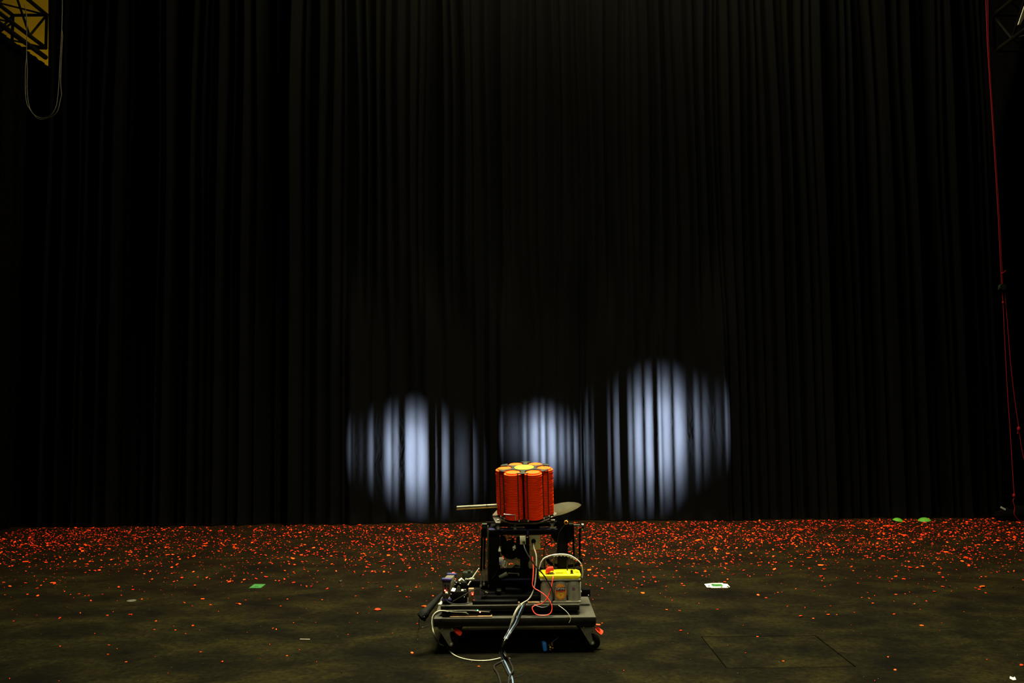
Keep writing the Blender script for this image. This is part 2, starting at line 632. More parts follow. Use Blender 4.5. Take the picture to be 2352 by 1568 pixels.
def make_truss(name, label, x0, x1, z0, z1, y0, y1, pipe_z, braces):
    t = thing(name, label, 'truss', ((x0 + x1) / 2, (y0 + y1) / 2, z0), 'side lighting trusses')
    for x in (x0, x1):
        for z in (z0, z1):
            bm = NB(); cyl(bm, (x, y0, z), (x, y1, z), 0.024, n=12); obj('chord', bm, 'truss', t)
    bm = NB(); cyl(bm, (x1, y0, pipe_z), (x1, y1, pipe_z), 0.03, n=12); obj('drape_pipe', bm, 'truss', t)
    for y in (y0, y1):
        for x in (x0, x1):
            bm = NB(); cyl(bm, (x, y, z0), (x, y, z1), 0.018, n=10); obj('end_post', bm, 'truss', t)
        for z in (z0, z1):
            bm = NB(); cyl(bm, (x0, y, z), (x1, y, z), 0.018, n=10); obj('end_bar', bm, 'truss', t)
    n = braces
    for k in range(n):
        a = y0 + (y1 - y0) * k / n; b = y0 + (y1 - y0) * (k + 1) / n
        za, zb = (z0, z1) if k % 2 else (z1, z0)
        for x in (x0, x1):
            bm = NB(); cyl(bm, (x, a, za), (x, b, zb), 0.014, n=8); obj('brace', bm, 'truss', t)
        for z in (z0, z1):
            xa, xb = (x0, x1) if k % 2 else (x1, x0)
            bm = NB(); cyl(bm, (xa, a, z), (xb, b, z), 0.012, n=8); obj('brace', bm, 'truss', t)
    return t


zC = zL + 0.12
make_truss('box_truss', 'dark steel truss in the top left corner in front of the yellow wall', -6.15, -5.73, zC, zC + 0.42, 7.6, 10.5, zL, 8)
zr = onx(2290, 98, 5.9).z
rtruss = make_truss('box_truss', 'very dark truss barely seen in the top right corner', 5.95, 6.35, zr - 0.05, zr + 0.40, 8.2, 10.4, zr - 0.2, 6)

# added pale board standing in for a yellow-lit strip of wall beyond the truss
bm = NB()
pa, pb, pc, pd = at(2339, 56, 9.2), at(2343, 57, 9.2), at(2362, 25, 9.2), at(2354, 12, 9.2)
vs = []
for dy in (0, 0.02):
    vs.append([bm.verts.new(p + Vector((0, dy, 0))) for p in (pa, pb, pc, pd)])
bm.faces.new(vs[0]); bm.faces.new(vs[1][::-1])
for k in range(4):
    bm.faces.new((vs[0][k], vs[1][k], vs[1][(k + 1) % 4], vs[0][(k + 1) % 4]))
obj('lit_wall_patch', bm, 'nylon', rtruss, label='pale yellowish slanted board standing in for a lit strip of wall')

# hanging line, doubled, in the top left corner
bm = NB()
LY = 9.55
tube(bm, [at(x, y, LY) for x, y in ((55, 10), (59, 22), (61.5, 45), (61, 95), (60.5, 130), (58, 160), (58, 205), (61, 236), (68, 250), (78, 263), (91, 270), (103, 271), (118, 263), (128, 246), (132, 225), (135, 190), (138, 130), (141, 80), (142, 55), (143, 10), (142.5, -40))], 0.0042, 6, 4)
tube(bm, [at(x, y, LY + 0.02) for x, y in ((59, 22), (61, 60), (61, 125), (62.5, 160), (62, 200), (65, 235), (72, 256), (84, 270), (96, 274.5), (108, 272), (122, 266), (133, 252), (138, 230), (141, 216), (139, 190), (140, 150), (142, 110), (143.5, 82), (141.5, 62), (143, 20), (142, -40))], 0.0042, 6, 4)
o = obj('hanging_line', bm, 'line')
tag(o, 'thin pale cord hanging in a long loop at the top left', 'cord')

# red ropes with tackle on the right
RY = 9.75
t = thing('red_rope', 'thin red rope rigged down the right edge in front of the black curtain', 'rope', onz(2338, 1200))
t.location = Vector((at(2335, 1198, RY).x, RY, 0.0))
bm = NB()
tube(bm, [at(x, y, RY) for x, y in ((2264, -40), (2266.5, 60), (2271, 150), (2281, 300), (2292, 480), (2300, 640), (2302, 655))], 0.0048, 6, 4)
tube(bm, [at(x, y, RY) for x, y in ((2269, -40), (2269.5, 60), (2273, 150), (2283, 300), (2295, 490), (2302.5, 640), (2303, 655))], 0.0048, 6, 4)
obj('upper_strand', bm, 'rope', t)
bm = NB()
tube(bm, [at(x, y, RY) for x, y in ((2302, 668), (2304, 696), (2306, 740), (2313, 880), (2321, 1000), (2328, 1115), (2330, 1140), (2327, 1150), (2331, 1165), (2329, 1178), (2334, 1188), (2343, 1198))], 0.0042, 6, 4)
tube(bm, [at(x, y, RY) for x, y in ((2308, 668), (2314, 740), (2323, 850), (2334, 940), (2340, 980), (2343, 1005), (2350, 1045), (2362, 1090))], 0.0042, 6, 4)
obj('lower_strand', bm, 'rope', t)
for x, y, s, tail in ((2304, 695, .016, None), (2340, 985, .024, ((2341, 985), (2338, 992), (2337, 996))), (2329, 1138, .02, None), (2302, 628, .014, ((2302, 628), (2307, 624), (2310, 621)))):
    bm = NB()
    p = at(x, y, RY)
    bmesh.ops.create_icosphere(bm, subdivisions=2, radius=s, matrix=Matrix.Translation(p) @ Matrix.Diagonal((0.8, 0.8, 1.2, 1)))
    if tail:
        tube(bm, [at(a_, b_, RY) for a_, b_ in tail], 0.005, 6)
    obj('knot', bm, 'rope', t)
bm = NB()
p = at(2302, 663, RY)
cyl(bm, p + Vector((-0.045, 0, 0)), p + Vector((0.045, 0, 0)), 0.012, n=12)
cyl(bm, p + Vector((0, -0.02, 0.02)), p + Vector((0, 0.02, 0.02)), 0.035, n=20)
box(bm, p + Vector((0, 0, 0.035)), (0.06, 0.03, 0.012), None, 0.003)
obj('pulley', bm, 'olive_plate', t)

# sandbag and its tag
bm = NB()
pc = at(2318, 1182, 9.95)
for dxx, s, sz in ((-0.06, .08, .8), (0.04, .12, .7), (0.15, .11, .85)):
    bmesh.ops.create_icosphere(bm, subdivisions=3, radius=s, matrix=Matrix.Translation((pc.x + dxx, 9.98, s * sz * 0.8)) @ Matrix.Diagonal((1.15, 0.8, sz, 1)))
tube(bm, [(pc.x - .02, 9.95, .12), (pc.x + .03, 9.93, .18), (pc.x + .09, 9.95, .13)], 0.010, 8)
for v in bm.verts:
    v.co += Vector((rnd.uniform(-1, 1), rnd.uniform(-1, 1), rnd.uniform(-.6, .6) if v.co.z > .05 else 0)) * 0.006
    v.co.z = max(v.co.z, 0.001)
t = thing('sandbag', 'lumpy black sandbag on the floor at the foot of the red rope', 'sandbag', (pc.x, 9.98, 0))
obj('bag', bm, 'sandbag', t)
bm = NB()
p = at(2304, 1167, 9.84)
box(bm, p, (0.06, 0.004, 0.02), Matrix.Rotation(R(28), 3, 'Y'))
obj('tag', bm, 'paper', t, label='small pale tag')

# ------------------------------------------------------------------ dolly
DY0, DY1 = 4.98, 5.54
dA = at(996, 1419, DY0); dB = at(1369, 1417.5, DY0)
DX0, DX1 = dA.x, dB.x
DZ = (dA.z + dB.z) / 2
DT = 0.047
dolly = thing('dolly', 'grey flat dolly on four swivel casters carrying the target thrower', 'dolly', ((DX0 + DX1) / 2, (DY0 + DY1) / 2, 0))
bm = NB()
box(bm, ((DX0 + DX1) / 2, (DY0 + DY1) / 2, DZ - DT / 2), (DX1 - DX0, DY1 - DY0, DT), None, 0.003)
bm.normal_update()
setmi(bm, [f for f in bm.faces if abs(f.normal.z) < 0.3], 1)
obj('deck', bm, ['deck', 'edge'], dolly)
CH = DZ - DT                     # caster height


def caster(x, y, ang):
    T = Matrix.Translation((x, y, 0)) @ Matrix.Rotation(ang, 4, 'Z')
    bm = NB()
    wr = 0.043
    off = 0.034
    # mounting plate and swivel head
    box(bm, T @ Vector((0, 0, CH - 0.004)), (0.085, 0.075, 0.008), Matrix.Rotation(ang, 3, 'Z'), 0.001)
    cyl(bm, T @ Vector((0, 0, CH - 0.018)), T @ Vector((0, 0, CH - 0.008)), 0.028, n=20)
    # two fork cheeks, raked back to the axle
    pl = [(-0.042, CH - 0.012), (0.046, CH - 0.012), (0.050, CH - 0.030), (0.046, CH - 0.036), (0.036, CH - 0.036), (0.028, CH - 0.042), (0.026, CH - 0.052), (0.036, 0.056), (0.044, 0.050), (0.046, 0.040), (0.040, 0.031), (0.030, 0.029), (0.022, 0.033)]
    for sy in (-0.021, 0.018):
        mt = T @ Matrix.Translation((0, sy + 0.003, 0)) @ Matrix.Rotation(R(90), 4, 'X')
        prism(bm, pl, mt, 0, 0.003)
    ca = obj('caster', bm, 'bracket', dolly)
    bm = NB()
    a = T @ Vector((off, -0.015, wr)); b_ = T @ Vector((off, 0.015, wr))
    d = b_ - a
    turned(bm, a, d, [(0, 0.02), (0, 0.036), (0.004, wr), (0.026, wr), (0.03, 0.036), (0.03, 0.02)], 28)
    obj('wheel', bm, 'rubber', ca)
    bm = NB()
    cyl(bm, T @ Vector((off, -0.025, wr)), T @ Vector((off, 0.025, wr)), 0.006, n=12)
    obj('axle_bolt', bm, 'silver', ca)
    for q in (-0.015, 0.04):
        bm = NB()
        cyl(bm, T @ Vector((q, -0.026, CH - 0.02)), T @ Vector((q, -0.02, CH - 0.02)), 0.003, n=10)
        obj('plate_bolt', bm, 'silver', ca)
    bm = NB()
    pp = [(0, 0.008), (0.02, 0.011), (0.045, 0.012), (0.05, 0.006), (0.05, -0.006), (0.045, -0.012), (0.02, -0.011), (0, -0.008)]
    mt = T @ Matrix.Translation((0.052, 0.004, CH - 0.030)) @ Matrix.Rotation(R(38), 4, 'Y') @ Matrix.Rotation(R(50), 4, 'X')
    prism(bm, [(x, y * 1.25) for x, y in pp], mt, -0.004, 0.004, 0, 0.002)
    mt = T @ Matrix.Translation((0.050, 0.004, CH - 0.012)) @ Matrix.Rotation(R(4), 4, 'Y')
    prism(bm, [(x * .6, y * .8) for x, y in pp], mt, -0.003, 0.003, 0, 0.001)
    obj('brake_pedal', bm, 'pedal', ca)


cl = at(1018, 1450, 5.03); cr = at(1352, 1450, 5.03)
caster(cl.x + .01, 5.045, R(2)); caster(cr.x - .012, 5.045, R(-4))
caster(cl.x + .02, 5.47, R(30)); caster(cr.x - .03, 5.47, R(-20))

# ------------------------------------------------------------------ base board on the deck
BY0 = 5.03
b0 = at(1012, 1389.5, BY0); b1 = at(1331, 1389, BY0)
BZ = (b0.z + b1.z) / 2
BT = 0.032
# ------------------------------------------------------------------ target thrower
PY = 5.30
P0 = at(1207, 1183, PY)
AX = Vector((-math.tan(R(1.1)), -math.tan(R(8.5)), 1)).normalized()
XA = (Vector((1, 0, 0)) - AX * AX.x).normalized()
YA = AX.cross(XA)
T0 = Matrix(((XA.x, YA.x, AX.x, P0.x), (XA.y, YA.y, AX.y, P0.y), (XA.z, YA.z, AX.z, P0.z), (0, 0, 0, 1)))
T0I = T0.inverted()


def onplate(x, y, h=0.0):
    d = ray(x, y)
    o_ = P0 + AX * h
    t_ = (o_ - CAM).dot(AX) / d.dot(AX)
    return CAM + d * t_


thr = thing('target_thrower', 'black clay target throwing machine with a round carousel of orange stacks, standing on the dolly', 'target thrower', (P0.x, PY, DZ))
YAW = R(-5)
RING = 0.118
PITCHT = 0.0104
NT = 26
SZ0 = 0.012
# base: board on bearers
bm = NB()
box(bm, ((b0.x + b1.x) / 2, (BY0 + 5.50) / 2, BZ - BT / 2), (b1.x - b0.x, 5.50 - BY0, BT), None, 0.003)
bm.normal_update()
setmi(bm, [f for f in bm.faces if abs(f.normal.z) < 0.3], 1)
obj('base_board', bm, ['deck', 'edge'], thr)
for px in (1150, 1270):
    for y in (5.07, 5.40):
        bm = NB()
        q = at(px, 1400, BY0)
        box(bm, (q.x, y + 0.03, (DZ + BZ - BT) / 2), (0.22 if px == 1270 else 0.05, 0.05, BZ - BT - DZ), None, 0.002)
        obj('bearer', bm, 'black', thr)
# base rails and cross members
for y in (5.10, 5.42):
    bm = NB(); q0 = at(1105, 1378, y); q1 = at(1318, 1378, y)
    box(bm, ((q0.x + q1.x) / 2, y, BZ + 0.02), (q1.x - q0.x, 0.04, 0.04), None, 0.003); obj('base_rail', bm, 'black', thr)
bm = NB(); pbox(bm, 1334, 1353, 1356, 1370, 5.25, 0.05); obj('base_rail', bm, 'black', thr)
bm = NB(); pbox(bm, 1332, 1357, 1336, 1361, 5.24, 0.02, 0.001); obj('bolt', bm, 'silver', thr)
bm = NB(); pbox(bm, 1351, 1366, 1353, 1368, 5.245, 0.01, 0.0005); obj('bolt', bm, 'silver', thr)
bm = NB(); pbox(bm, 1150, 1328.5, 1245, 1333, 5.22, 0.03, 0.001); obj('lower_rail', bm, 'blue', thr)
bm = NB(); pbox(bm, 1098, 1332, 1326, 1352, 5.40, 0.03, 0.002); obj('lower_rail', bm, 'black', thr)
# columns
bm = NB(); pbox(bm, 1123, 1222, 1149, 1386, 5.22, 0.05, 0.003); obj('column', bm, 'black', thr)
bm = NB(); pbox(bm, 1281, 1196, 1304, 1386, 5.22, 0.05, 0.003); obj('column', bm, 'black', thr)
for (x0, x1, pts) in ((0, 0, [(1149, 1227), (1160, 1232), (1164, 1240), (1160, 1250), (1149, 1255)]), (0, 0, [(1281, 1226), (1262, 1224), (1268, 1234), (1274, 1243), (1281, 1246)]),
                      (0, 0, [(1304, 1222), (1319, 1222), (1318, 1236), (1304, 1248)])):
    bm = NB()
    f_ = [at(x, y, 5.23) for x, y in pts]
    a = [bm.verts.new(p) for p in f_]; b_ = [bm.verts.new(p + Vector((0, .012, 0))) for p in f_]
    bm.faces.new(a); bm.faces.new(b_[::-1])
    for k in range(len(a)):
        bm.faces.new((a[k], b_[k], b_[(k + 1) % len(a)], a[(k + 1) % len(a)]))
    obj('gusset', bm, 'black', thr)
# upper cross beam, an angle bar: bright lip on top of a dark web
pL = onplate(1144, 1199, -0.010); pM = onplate(1183, 1199, -0.010); pR = onplate(1268, 1193, -0.010)
by = pL.y
bz = at(1200, 1214.5, by).z
q0 = at(1123, 1214, by); q1 = at(1280, 1212, by)
bm = NB()
box(bm, ((q0.x + q1.x) / 2, by + 0.02, bz - 0.002), (q1.x - q0.x, 0.075, 0.005), None, 0.0008)
xb_ = obj('cross_beam', bm, 'blue', thr)
bm = NB(); box(bm, ((q0.x + q1.x) / 2, by - 0.012, bz - 0.019), (q1.x - q0.x, 0.006, 0.026), None, 0.0008)
obj('beam_web', bm, 'black', xb_)
for xx in (q0.x + .02, q1.x - .02):
    bm = NB(); box(bm, (xx, by + 0.12, bz - 0.014), (0.03, 0.28, 0.025), None, 0.002); obj('side_beam', bm, 'black', thr)
bm = NB(); box(bm, ((q0.x + q1.x) / 2, by + 0.30, bz - 0.012), (q1.x - q0.x + .05, 0.03, 0.03), None, 0.002); obj('cross_beam', bm, 'black', thr)
bm = NB(); pbox(bm, 1263, 1210, 1277, 1213.5, by - 0.004, 0.02, 0.0005); obj('shim', bm, 'nylon', thr)
# spacer posts
for p in (pL, pM, pR):
    bm = NB()
    cyl(bm, (p.x, p.y, bz), (p.x, p.y, p.z), 0.0092, n=18)
    sp = obj('spacer_post', bm, 'nylon', thr)
    bm = NB(); pt = p + AX * 0.011
    cyl(bm, pt, pt + AX * 0.006, 0.007, n=12); obj('screw_head', bm, 'silver', sp)
# throw plate with its irregular outline
outl = [(1141, 1171), (1131.5, 1181), (1131.5, 1187), (1138.5, 1200), (1149, 1200), (1150.5, 1194), (1158, 1197.5), (1172, 1200), (1187, 1202), (1198, 1201), (1214, 1200.5), (1233, 1200), (1248, 1197), (1263, 1191.5), (1266, 1194), (1274.5, 1194), (1279.5, 1180), (1280, 1175), (1275, 1168), (1240, 1164), (1180, 1164), (1155, 1166)]
pl2 = []
for x, y in outl:
    v = T0I @ onplate(x, y)
    pl2.append((v.x, v.y))
bm = NB(); prism(bm, pl2, T0, -0.008, 0.0, 0, 0.001)
tp = obj('throw_plate', bm, 'plate', thr)
# feed ring: scalloped carrier under the stacks
poly = []
for k in range(72):
    a = 2 * math.pi * k / 72
    r_ = 0.128 + 0.030 * (0.5 + 0.5 * math.cos(6 * (a - YAW - R(90)))) ** 3 - 0.022 * (0.5 - 0.5 * math.cos(6 * (a - YAW - R(90))))
    poly.append((r_ * math.cos(a), r_ * math.sin(a)))
bm = NB(); prism(bm, poly, T0, 0.002, SZ0 - 0.001, 0, 0.0006)
obj('carrier_plate', bm, 'plate', thr)
# magazine head: hub with six forked arms
HZ = SZ0 + (NT - 1) * PITCHT + 0.017
bm = NB()
outline = []
for k in range(6):
    c = YAW - R(90) + k * R(60)

    def P(r_, t_):      # radial distance, sideways offset
        return (r_ * math.cos(c) - t_ * math.sin(c), r_ * math.sin(c) + t_ * math.cos(c))
    outline += [P(0.066, -0.030), P(0.088, -0.013), P(0.115, -0.010), P(0.128, -0.012), P(0.139, -0.022), P(0.146, -0.036), P(0.154, -0.031), P(0.158, -0.014), P(0.163, 0.0), P(0.158, 0.014), P(0.154, 0.031), P(0.146, 0.036), P(0.139, 0.022), P(0.128, 0.012), P(0.115, 0.010), P(0.088, 0.013), P(0.066, 0.030)]
prism(bm, outline, T0, HZ, HZ + 0.004, 0, 0.0006)
head = obj('magazine_head', bm, 'olive_plate', thr)
# round yellow sticker with dark print
bm = NB()
SR = 0.058
prism(bm, [(SR * math.cos(2 * math.pi * k / 48), SR * math.sin(2 * math.pi * k / 48)) for k in range(48)], T0, HZ + 0.0042, HZ + 0.0050, 0)
arc = []
for k in range(15):
    a = R(100 + k * 5.2); arc.append((0.053 * math.cos(a), 0.053 * math.sin(a)))
for k in range(14, -1, -1):
    a = R(100 + k * 5.2); rr_ = 0.053 - 0.012 * math.sin(math.pi * k / 14); arc.append((rr_ * math.cos(a), rr_ * math.sin(a)))
arc = arc[:15] + arc[16:29]
prism(bm, arc, T0, HZ + 0.0051, HZ + 0.0055, 1)
rs = random.Random(4)
for (yy, x0, x1, hh) in ((0.012, -0.030, 0.018, 0.016), (-0.009, -0.034, 0.044, 0.018), (-0.034, -0.026, 0.006, 0.012)):
    x = x0
    while x < x1:
        w_ = rs.uniform(0.003, 0.006)
        k = rs.random()
        s_ = rs.uniform(-.002, .002)
        prism(bm, [(x, yy - hh / 2), (x + 0.0036, yy - hh / 2), (x + 0.0036 + s_, yy + hh / 2), (x + s_, yy + hh / 2)], T0, HZ + 0.0051, HZ + 0.0055, 1)
        if k < 0.7:
            v_ = rs.choice([-.5, 0, .5]) * hh * 0.85
            prism(bm, [(x, yy + v_ - 0.0026), (x + w_ + .001, yy + v_ - 0.0026), (x + w_ + .001, yy + v_ + 0.0026), (x, yy + v_ + 0.0026)], T0, HZ + 0.0051, HZ + 0.0055, 1)
        x += w_ + 0.0025
obj('round_sticker', bm, ['yellow', 'print_black'], head, label='round yellow sticker with black print')
# rods of the magazine
for k in range(6):
    c = YAW - R(90) + k * R(60)
    for s in (-1, 1):
        lx = 0.150 * math.cos(c) - s * 0.027 * math.sin(c)
        ly = 0.150 * math.sin(c) + s * 0.027 * math.cos(c)
        bm = NB()
        cyl(bm, T0 @ Vector((lx, ly, 0.004)), T0 @ Vector((lx, ly, HZ + 0.0015)), 0.0032, n=10)
        ro = obj('magazine_rod', bm, 'rod', thr)
        bm = NB()
        cyl(bm, T0 @ Vector((lx, ly, 0.006)), T0 @ Vector((lx, ly, 0.016)), 0.0052, 0.0038, n=8)
        obj('rod_nut', bm, 'silver', ro)
# inner guard bars of the magazine (short clip in front of the front left stack)
bm = NB()
wx0, wx1 = (T0I @ onplate(1159, 1190)).x, (T0I @ onplate(1184, 1190)).x
tube(bm, [T0 @ Vector((wx0, -.132, .052)), T0 @ Vector((wx0, -.157, .054)), T0 @ Vector((wx1, -.160, .049)), T0 @ Vector((wx1, -.158, .018)), T0 @ Vector((wx1, -.125, .004))], 0.0024, 8, 1)
obj('wire_clip', bm, 'silver', thr)
for x, y in ((1184, 1191), (1193, 1192), (1197, 1189), (1211, 1187), (1155, 1186)):
    bm = NB(); p = onplate(x, y, 0.002); turned(bm, p, AX, [(0, .0035), (.009, .0035), (.010, .0055), (.014, .0045)], 10)
    obj('plate_screw', bm, 'silver', thr)
bm = NB(); cyl(bm, T0 @ Vector((0, 0, 0.0)), T0 @ Vector((0, 0, HZ)), 0.012, n=14); obj('spindle', bm, 'black', thr)
# hanging small block under plate
bm = NB(); pbox(bm, 1166, 1197, 1173, 1213, 5.20, 0.03, 0.001); obj('block', bm, 'olive_plate', thr)
bm = NB(); pbox(bm, 1205, 1203, 1240, 1214, 5.22, 0.06, 0.004); obj('gearbox', bm, 'black', thr)

# throwing arm on the left: flat bar with a wooden strip under it
bm = NB()
a0, a1 = at(1049, 1164.5, 5.30), at(1200, 1156, 5.30)
d = (a1 - a0); L_ = d.length; ang = math.atan2(d.z, d.x)
rotm = Matrix.Rotation(-ang, 3, 'Y')
c = (a0 + a1) / 2
box(bm, c, (L_, 0.045, 0.010), rotm, 0.0015)
arm = obj('throwing_arm', bm, 'alu', thr)
bm = NB(); box(bm, c + Vector((0, -0.006, -0.0105)), (L_, 0.032, 0.009), rotm, 0.0012); obj('wooden_strip', bm, 'wood', arm)
bm = NB()
for px in (1118, 1121):
    p = at(px, 1161, 5.30); box(bm, Vector((p.x, 5.30, p.z)), (0.003, 0.047, 0.012), rotm)
obj('joint_line', bm, 'black', arm)
# curved leaf-shaped guard on the right
bm = NB()
tops = [(1262, 1161), (1275, 1157.5), (1290, 1154), (1305, 1152.4), (1319, 1152.8), (1328, 1154.5), (1333, 1157), (1335, 1159)]
bots = [(1262, 1189), (1278, 1184), (1290, 1181.5), (1303, 1177.5), (1316, 1172), (1326, 1167), (1332, 1162.5), (1335, 1160)]
ga = []
NS = 8
for (tx, ty), (bx_, byy) in zip(tops, bots):
    col_ = []
    for k in range(NS + 1):
        s = k / NS
        p = at(tx + (bx_ - tx) * s, ty + (byy - ty) * s, 5.42 - 0.22 * s)
        p += Vector((0, 0.02 * math.sin(math.pi * s), -0.022 * math.sin(math.pi * s)))
        col_.append(p)
    ga.append(col_)
va = [[bm.verts.new(p) for p in c_] for c_ in ga]
vb = [[bm.verts.new(p + Vector((0, 0.002, -0.004))) for p in c_] for c_ in ga]
n0, n1 = len(va), NS + 1
for i in range(n0 - 1):
    for k in range(NS):
        bm.faces.new((va[i][k], va[i + 1][k], va[i + 1][k + 1], va[i][k + 1]))
        bm.faces.new((vb[i][k], vb[i][k + 1], vb[i + 1][k + 1], vb[i + 1][k]))
    bm.faces.new((va[i][0], vb[i][0], vb[i + 1][0], va[i + 1][0]))
    bm.faces.new((va[i][NS], va[i + 1][NS], vb[i + 1][NS], vb[i][NS]))
for k in range(NS):
    bm.faces.new((va[0][k], va[0][k + 1], vb[0][k + 1], vb[0][k]))
    bm.faces.new((va[-1][k], vb[-1][k], vb[-1][k + 1], va[-1][k + 1]))
obj('leaf_guard', bm, 'spoon', thr)

# control boxes, plugs
bm = NB(); pbox(bm, 1194, 1231, 1207.5, 1250, 5.12, 0.045, 0.002)
cb = obj('control_box', bm, 'beige', thr)
bm = NB(); p = at(1203, 1245, 5.12); turned(bm, p, (0.1, -1, -.35), [(-.006, .008), (.006, .008), (.008, .006), (.022, .005)], 14); obj('plug', bm, 'gloss', cb)
bm = NB(); pbox(bm, 1217, 1225, 1241, 1262, 5.20, 0.045, 0.002)
cb2 = obj('control_box', bm, 'beige_dark', thr)
bm = NB(); p = at(1225.5, 1242, 5.20); turned(bm, p, (0, -1, -.25), [(-.006, .013), (.008, .014), (.014, .012), (.018, .008), (.034, .006)], 18)
for k in range(8):
    a = k * math.pi / 4
    box(bm, p + Vector((.0125 * math.cos(a), -0.006, .0125 * math.sin(a))), (.003, .012, .003))
obj('plug', bm, 'gloss', cb2)
bm = NB(); pbox(bm, 1208.5, 1217, 1215.5, 1290, 5.17, 0.03, 0.001); obj('hanger_plate', bm, 'black', thr)
bm = NB(); pbox(bm, 1210, 1218, 1214.5, 1233, 5.165, 0.006, 0.001)
hp = obj('blue_tab', bm, 'blue_rubber', thr)
bm = NB(); pbox(bm, 1209.5, 1232.5, 1213, 1234.5, 5.16, 0.008, 0.0005); obj('screw', bm, 'silver', hp)
# motor drum and fan wheel
bm = NB()
p = at(1175, 1265, 5.26)
dm = Vector((0.55, -1, -0.2)).normalized()
turned(bm, p, dm, [(-.05, .036), (-.05, .046), (-.04, .052), (-.006, .052), (0.0, .049), (.012, .047), (.018, .03), (.02, .01)], 36)
mo = obj('motor', bm, 'rubber', thr)
bm = NB(); q = at(1180.5, 1258, 5.20)
turned(bm, q, (-.15, -1, -.45), [(-.02, .008), (0, .008), (.002, .006), (.006, .0035), (.022, .0035)], 14)
turned(bm, at(1181, 1257, 5.215), (-.15, -1, -.3), [(0, .011), (.003, .011)], 16)
obj('shaft', bm, 'silver', mo)
bm = NB(); pbox(bm, 1186, 1236, 1216, 1284, 5.27, 0.08, 0.012); obj('motor_housing', bm, 'rubber', thr)
bm = NB(); pbox(bm, 1195, 1275, 1214, 1350, 5.33, 0.03, 0.005); obj('strut', bm, 'black', thr)
bm = NB(); pbox(bm, 1180, 1302, 1212, 1340, 5.36, 0.03, 0.01); obj('motor_mount', bm, 'black', thr)
# rods and bracket beside the motor
bm = NB(); pbox(bm, 1160, 1241.3, 1182, 1243, 5.31, 0.02, 0.0003)
pbox(bm, 1168, 1234.5, 1183, 1236.7, 5.33, 0.008, 0.0005)
cyl(bm, at(1178, 1241, 5.32), at(1178, 1241, 5.335), 0.011, n=18)
obj('lever', bm, 'alu', thr)
bm = NB(); p = at(1147.5, 1266, 5.18)
turned(bm, p, (0, 0, 1), [(0, .0085), (.008, .0085), (.012, .006), (.018, .0055), (.02, .004), (.028, .004), (.029, .002)], 12)
gp = obj('cable_gland', bm, 'beige', thr)
bm = NB(); tube(bm, [p, at(1147, 1275, 5.185), at(1148.5, 1290, 5.20), at(1142, 1312, 5.2), at(1130, 1330, 5.19)], 0.004, 8); obj('lead', bm, 'rubber', gp)
bm = NB()
pbox(bm, 1146.5, 1280, 1156, 1297, 5.14, 0.004, 0.0003)
lb = obj('instruction_card', bm, 'paper', thr)
bm = NB(); pbox(bm, 1146.8, 1291, 1149.3, 1294.5, 5.1385, 0.001, 0); obj('blue_mark', bm, 'print_blue', lb)
bm = NB(); rq = Matrix.Rotation(R(-14), 3, 'Y')
box(bm, at(1157.5, 1294, 5.14), (.012, .004, .034), Matrix.Rotation(R(20), 3, 'Y')); box(bm, at(1163, 1297, 5.14), (.005, .004, .034), Matrix.Rotation(R(12), 3, 'Y'))
box(bm, at(1160, 1302, 5.14), (.018, .004, .005), Matrix.Rotation(R(20), 3, 'Y'))
obj('card_clip', bm, 'nylon', thr)
# linear actuator
bm = NB()
a, b_ = at(1147, 1325, 5.20), at(1165, 1316.5, 5.20)
cyl(bm, a, b_, 0.010, 0.0125, n=14)
ac = obj('actuator', bm, 'alu', thr)
bm = NB(); cyl(bm, at(1166, 1316, 5.20), at(1191, 1316.5, 5.21), 0.0028, n=10); cyl(bm, at(1168, 1316, 5.195), at(1171, 1316, 5.195), 0.004, n=10)
pbox(bm, 1189.5, 1316, 1192.5, 1322, 5.21, .008, .001)
obj('actuator_rod', bm, 'bracket', ac)

# dark rear panel and tray that close the lower half of the frame
bm = NB()
rp = [(1149, 1306), (1176, 1305), (1184, 1297), (1199, 1302), (1212, 1299), (1217, 1307), (1241, 1303), (1256, 1309), (1290, 1306), (1334, 1306), (1334, 1338), (1149, 1338)]
f_ = [at(x, y, 5.40) for x, y in rp]
a = [bm.verts.new(p) for p in f_]; b_ = [bm.verts.new(p + Vector((0, .02, 0))) for p in f_]
bm.faces.new(a); bm.faces.new(b_[::-1])
for k in range(len(a)):
    bm.faces.new((a[k], b_[k], b_[(k + 1) % len(a)], a[(k + 1) % len(a)]))
obj('rear_panel', bm, 'black', thr)
bm = NB(); q0_ = at(1086, 1385, 5.2); q1_ = at(1246, 1385, 5.2)
box(bm, ((q0_.x + q1_.x) / 2, 5.27, BZ + .004), (q1_.x - q0_.x, .34, .008), None, .002); obj('base_tray', bm, 'black', thr)

# pivot heads and gas struts at both sides
def strut(x0, y0, x1, y1, Y, bright):
    bm = NB()
    a, b_ = at(x0, y0, Y), at(x1, y1, Y)
    m = a.lerp(b_, 0.72)
    cyl(bm, a, m, 0.0060, n=14)
    s = obj('gas_strut', bm, 'black', thr)
    bm = NB(); cyl(bm, m, b_, 0.0040, n=10)
    q = b_ + (a - b_).normalized() * 0.012
    cyl(bm, b_, q, 0.0062, n=10)
    obj('strut_rod', bm, 'alu' if bright else 'olive_plate', s)
    return s


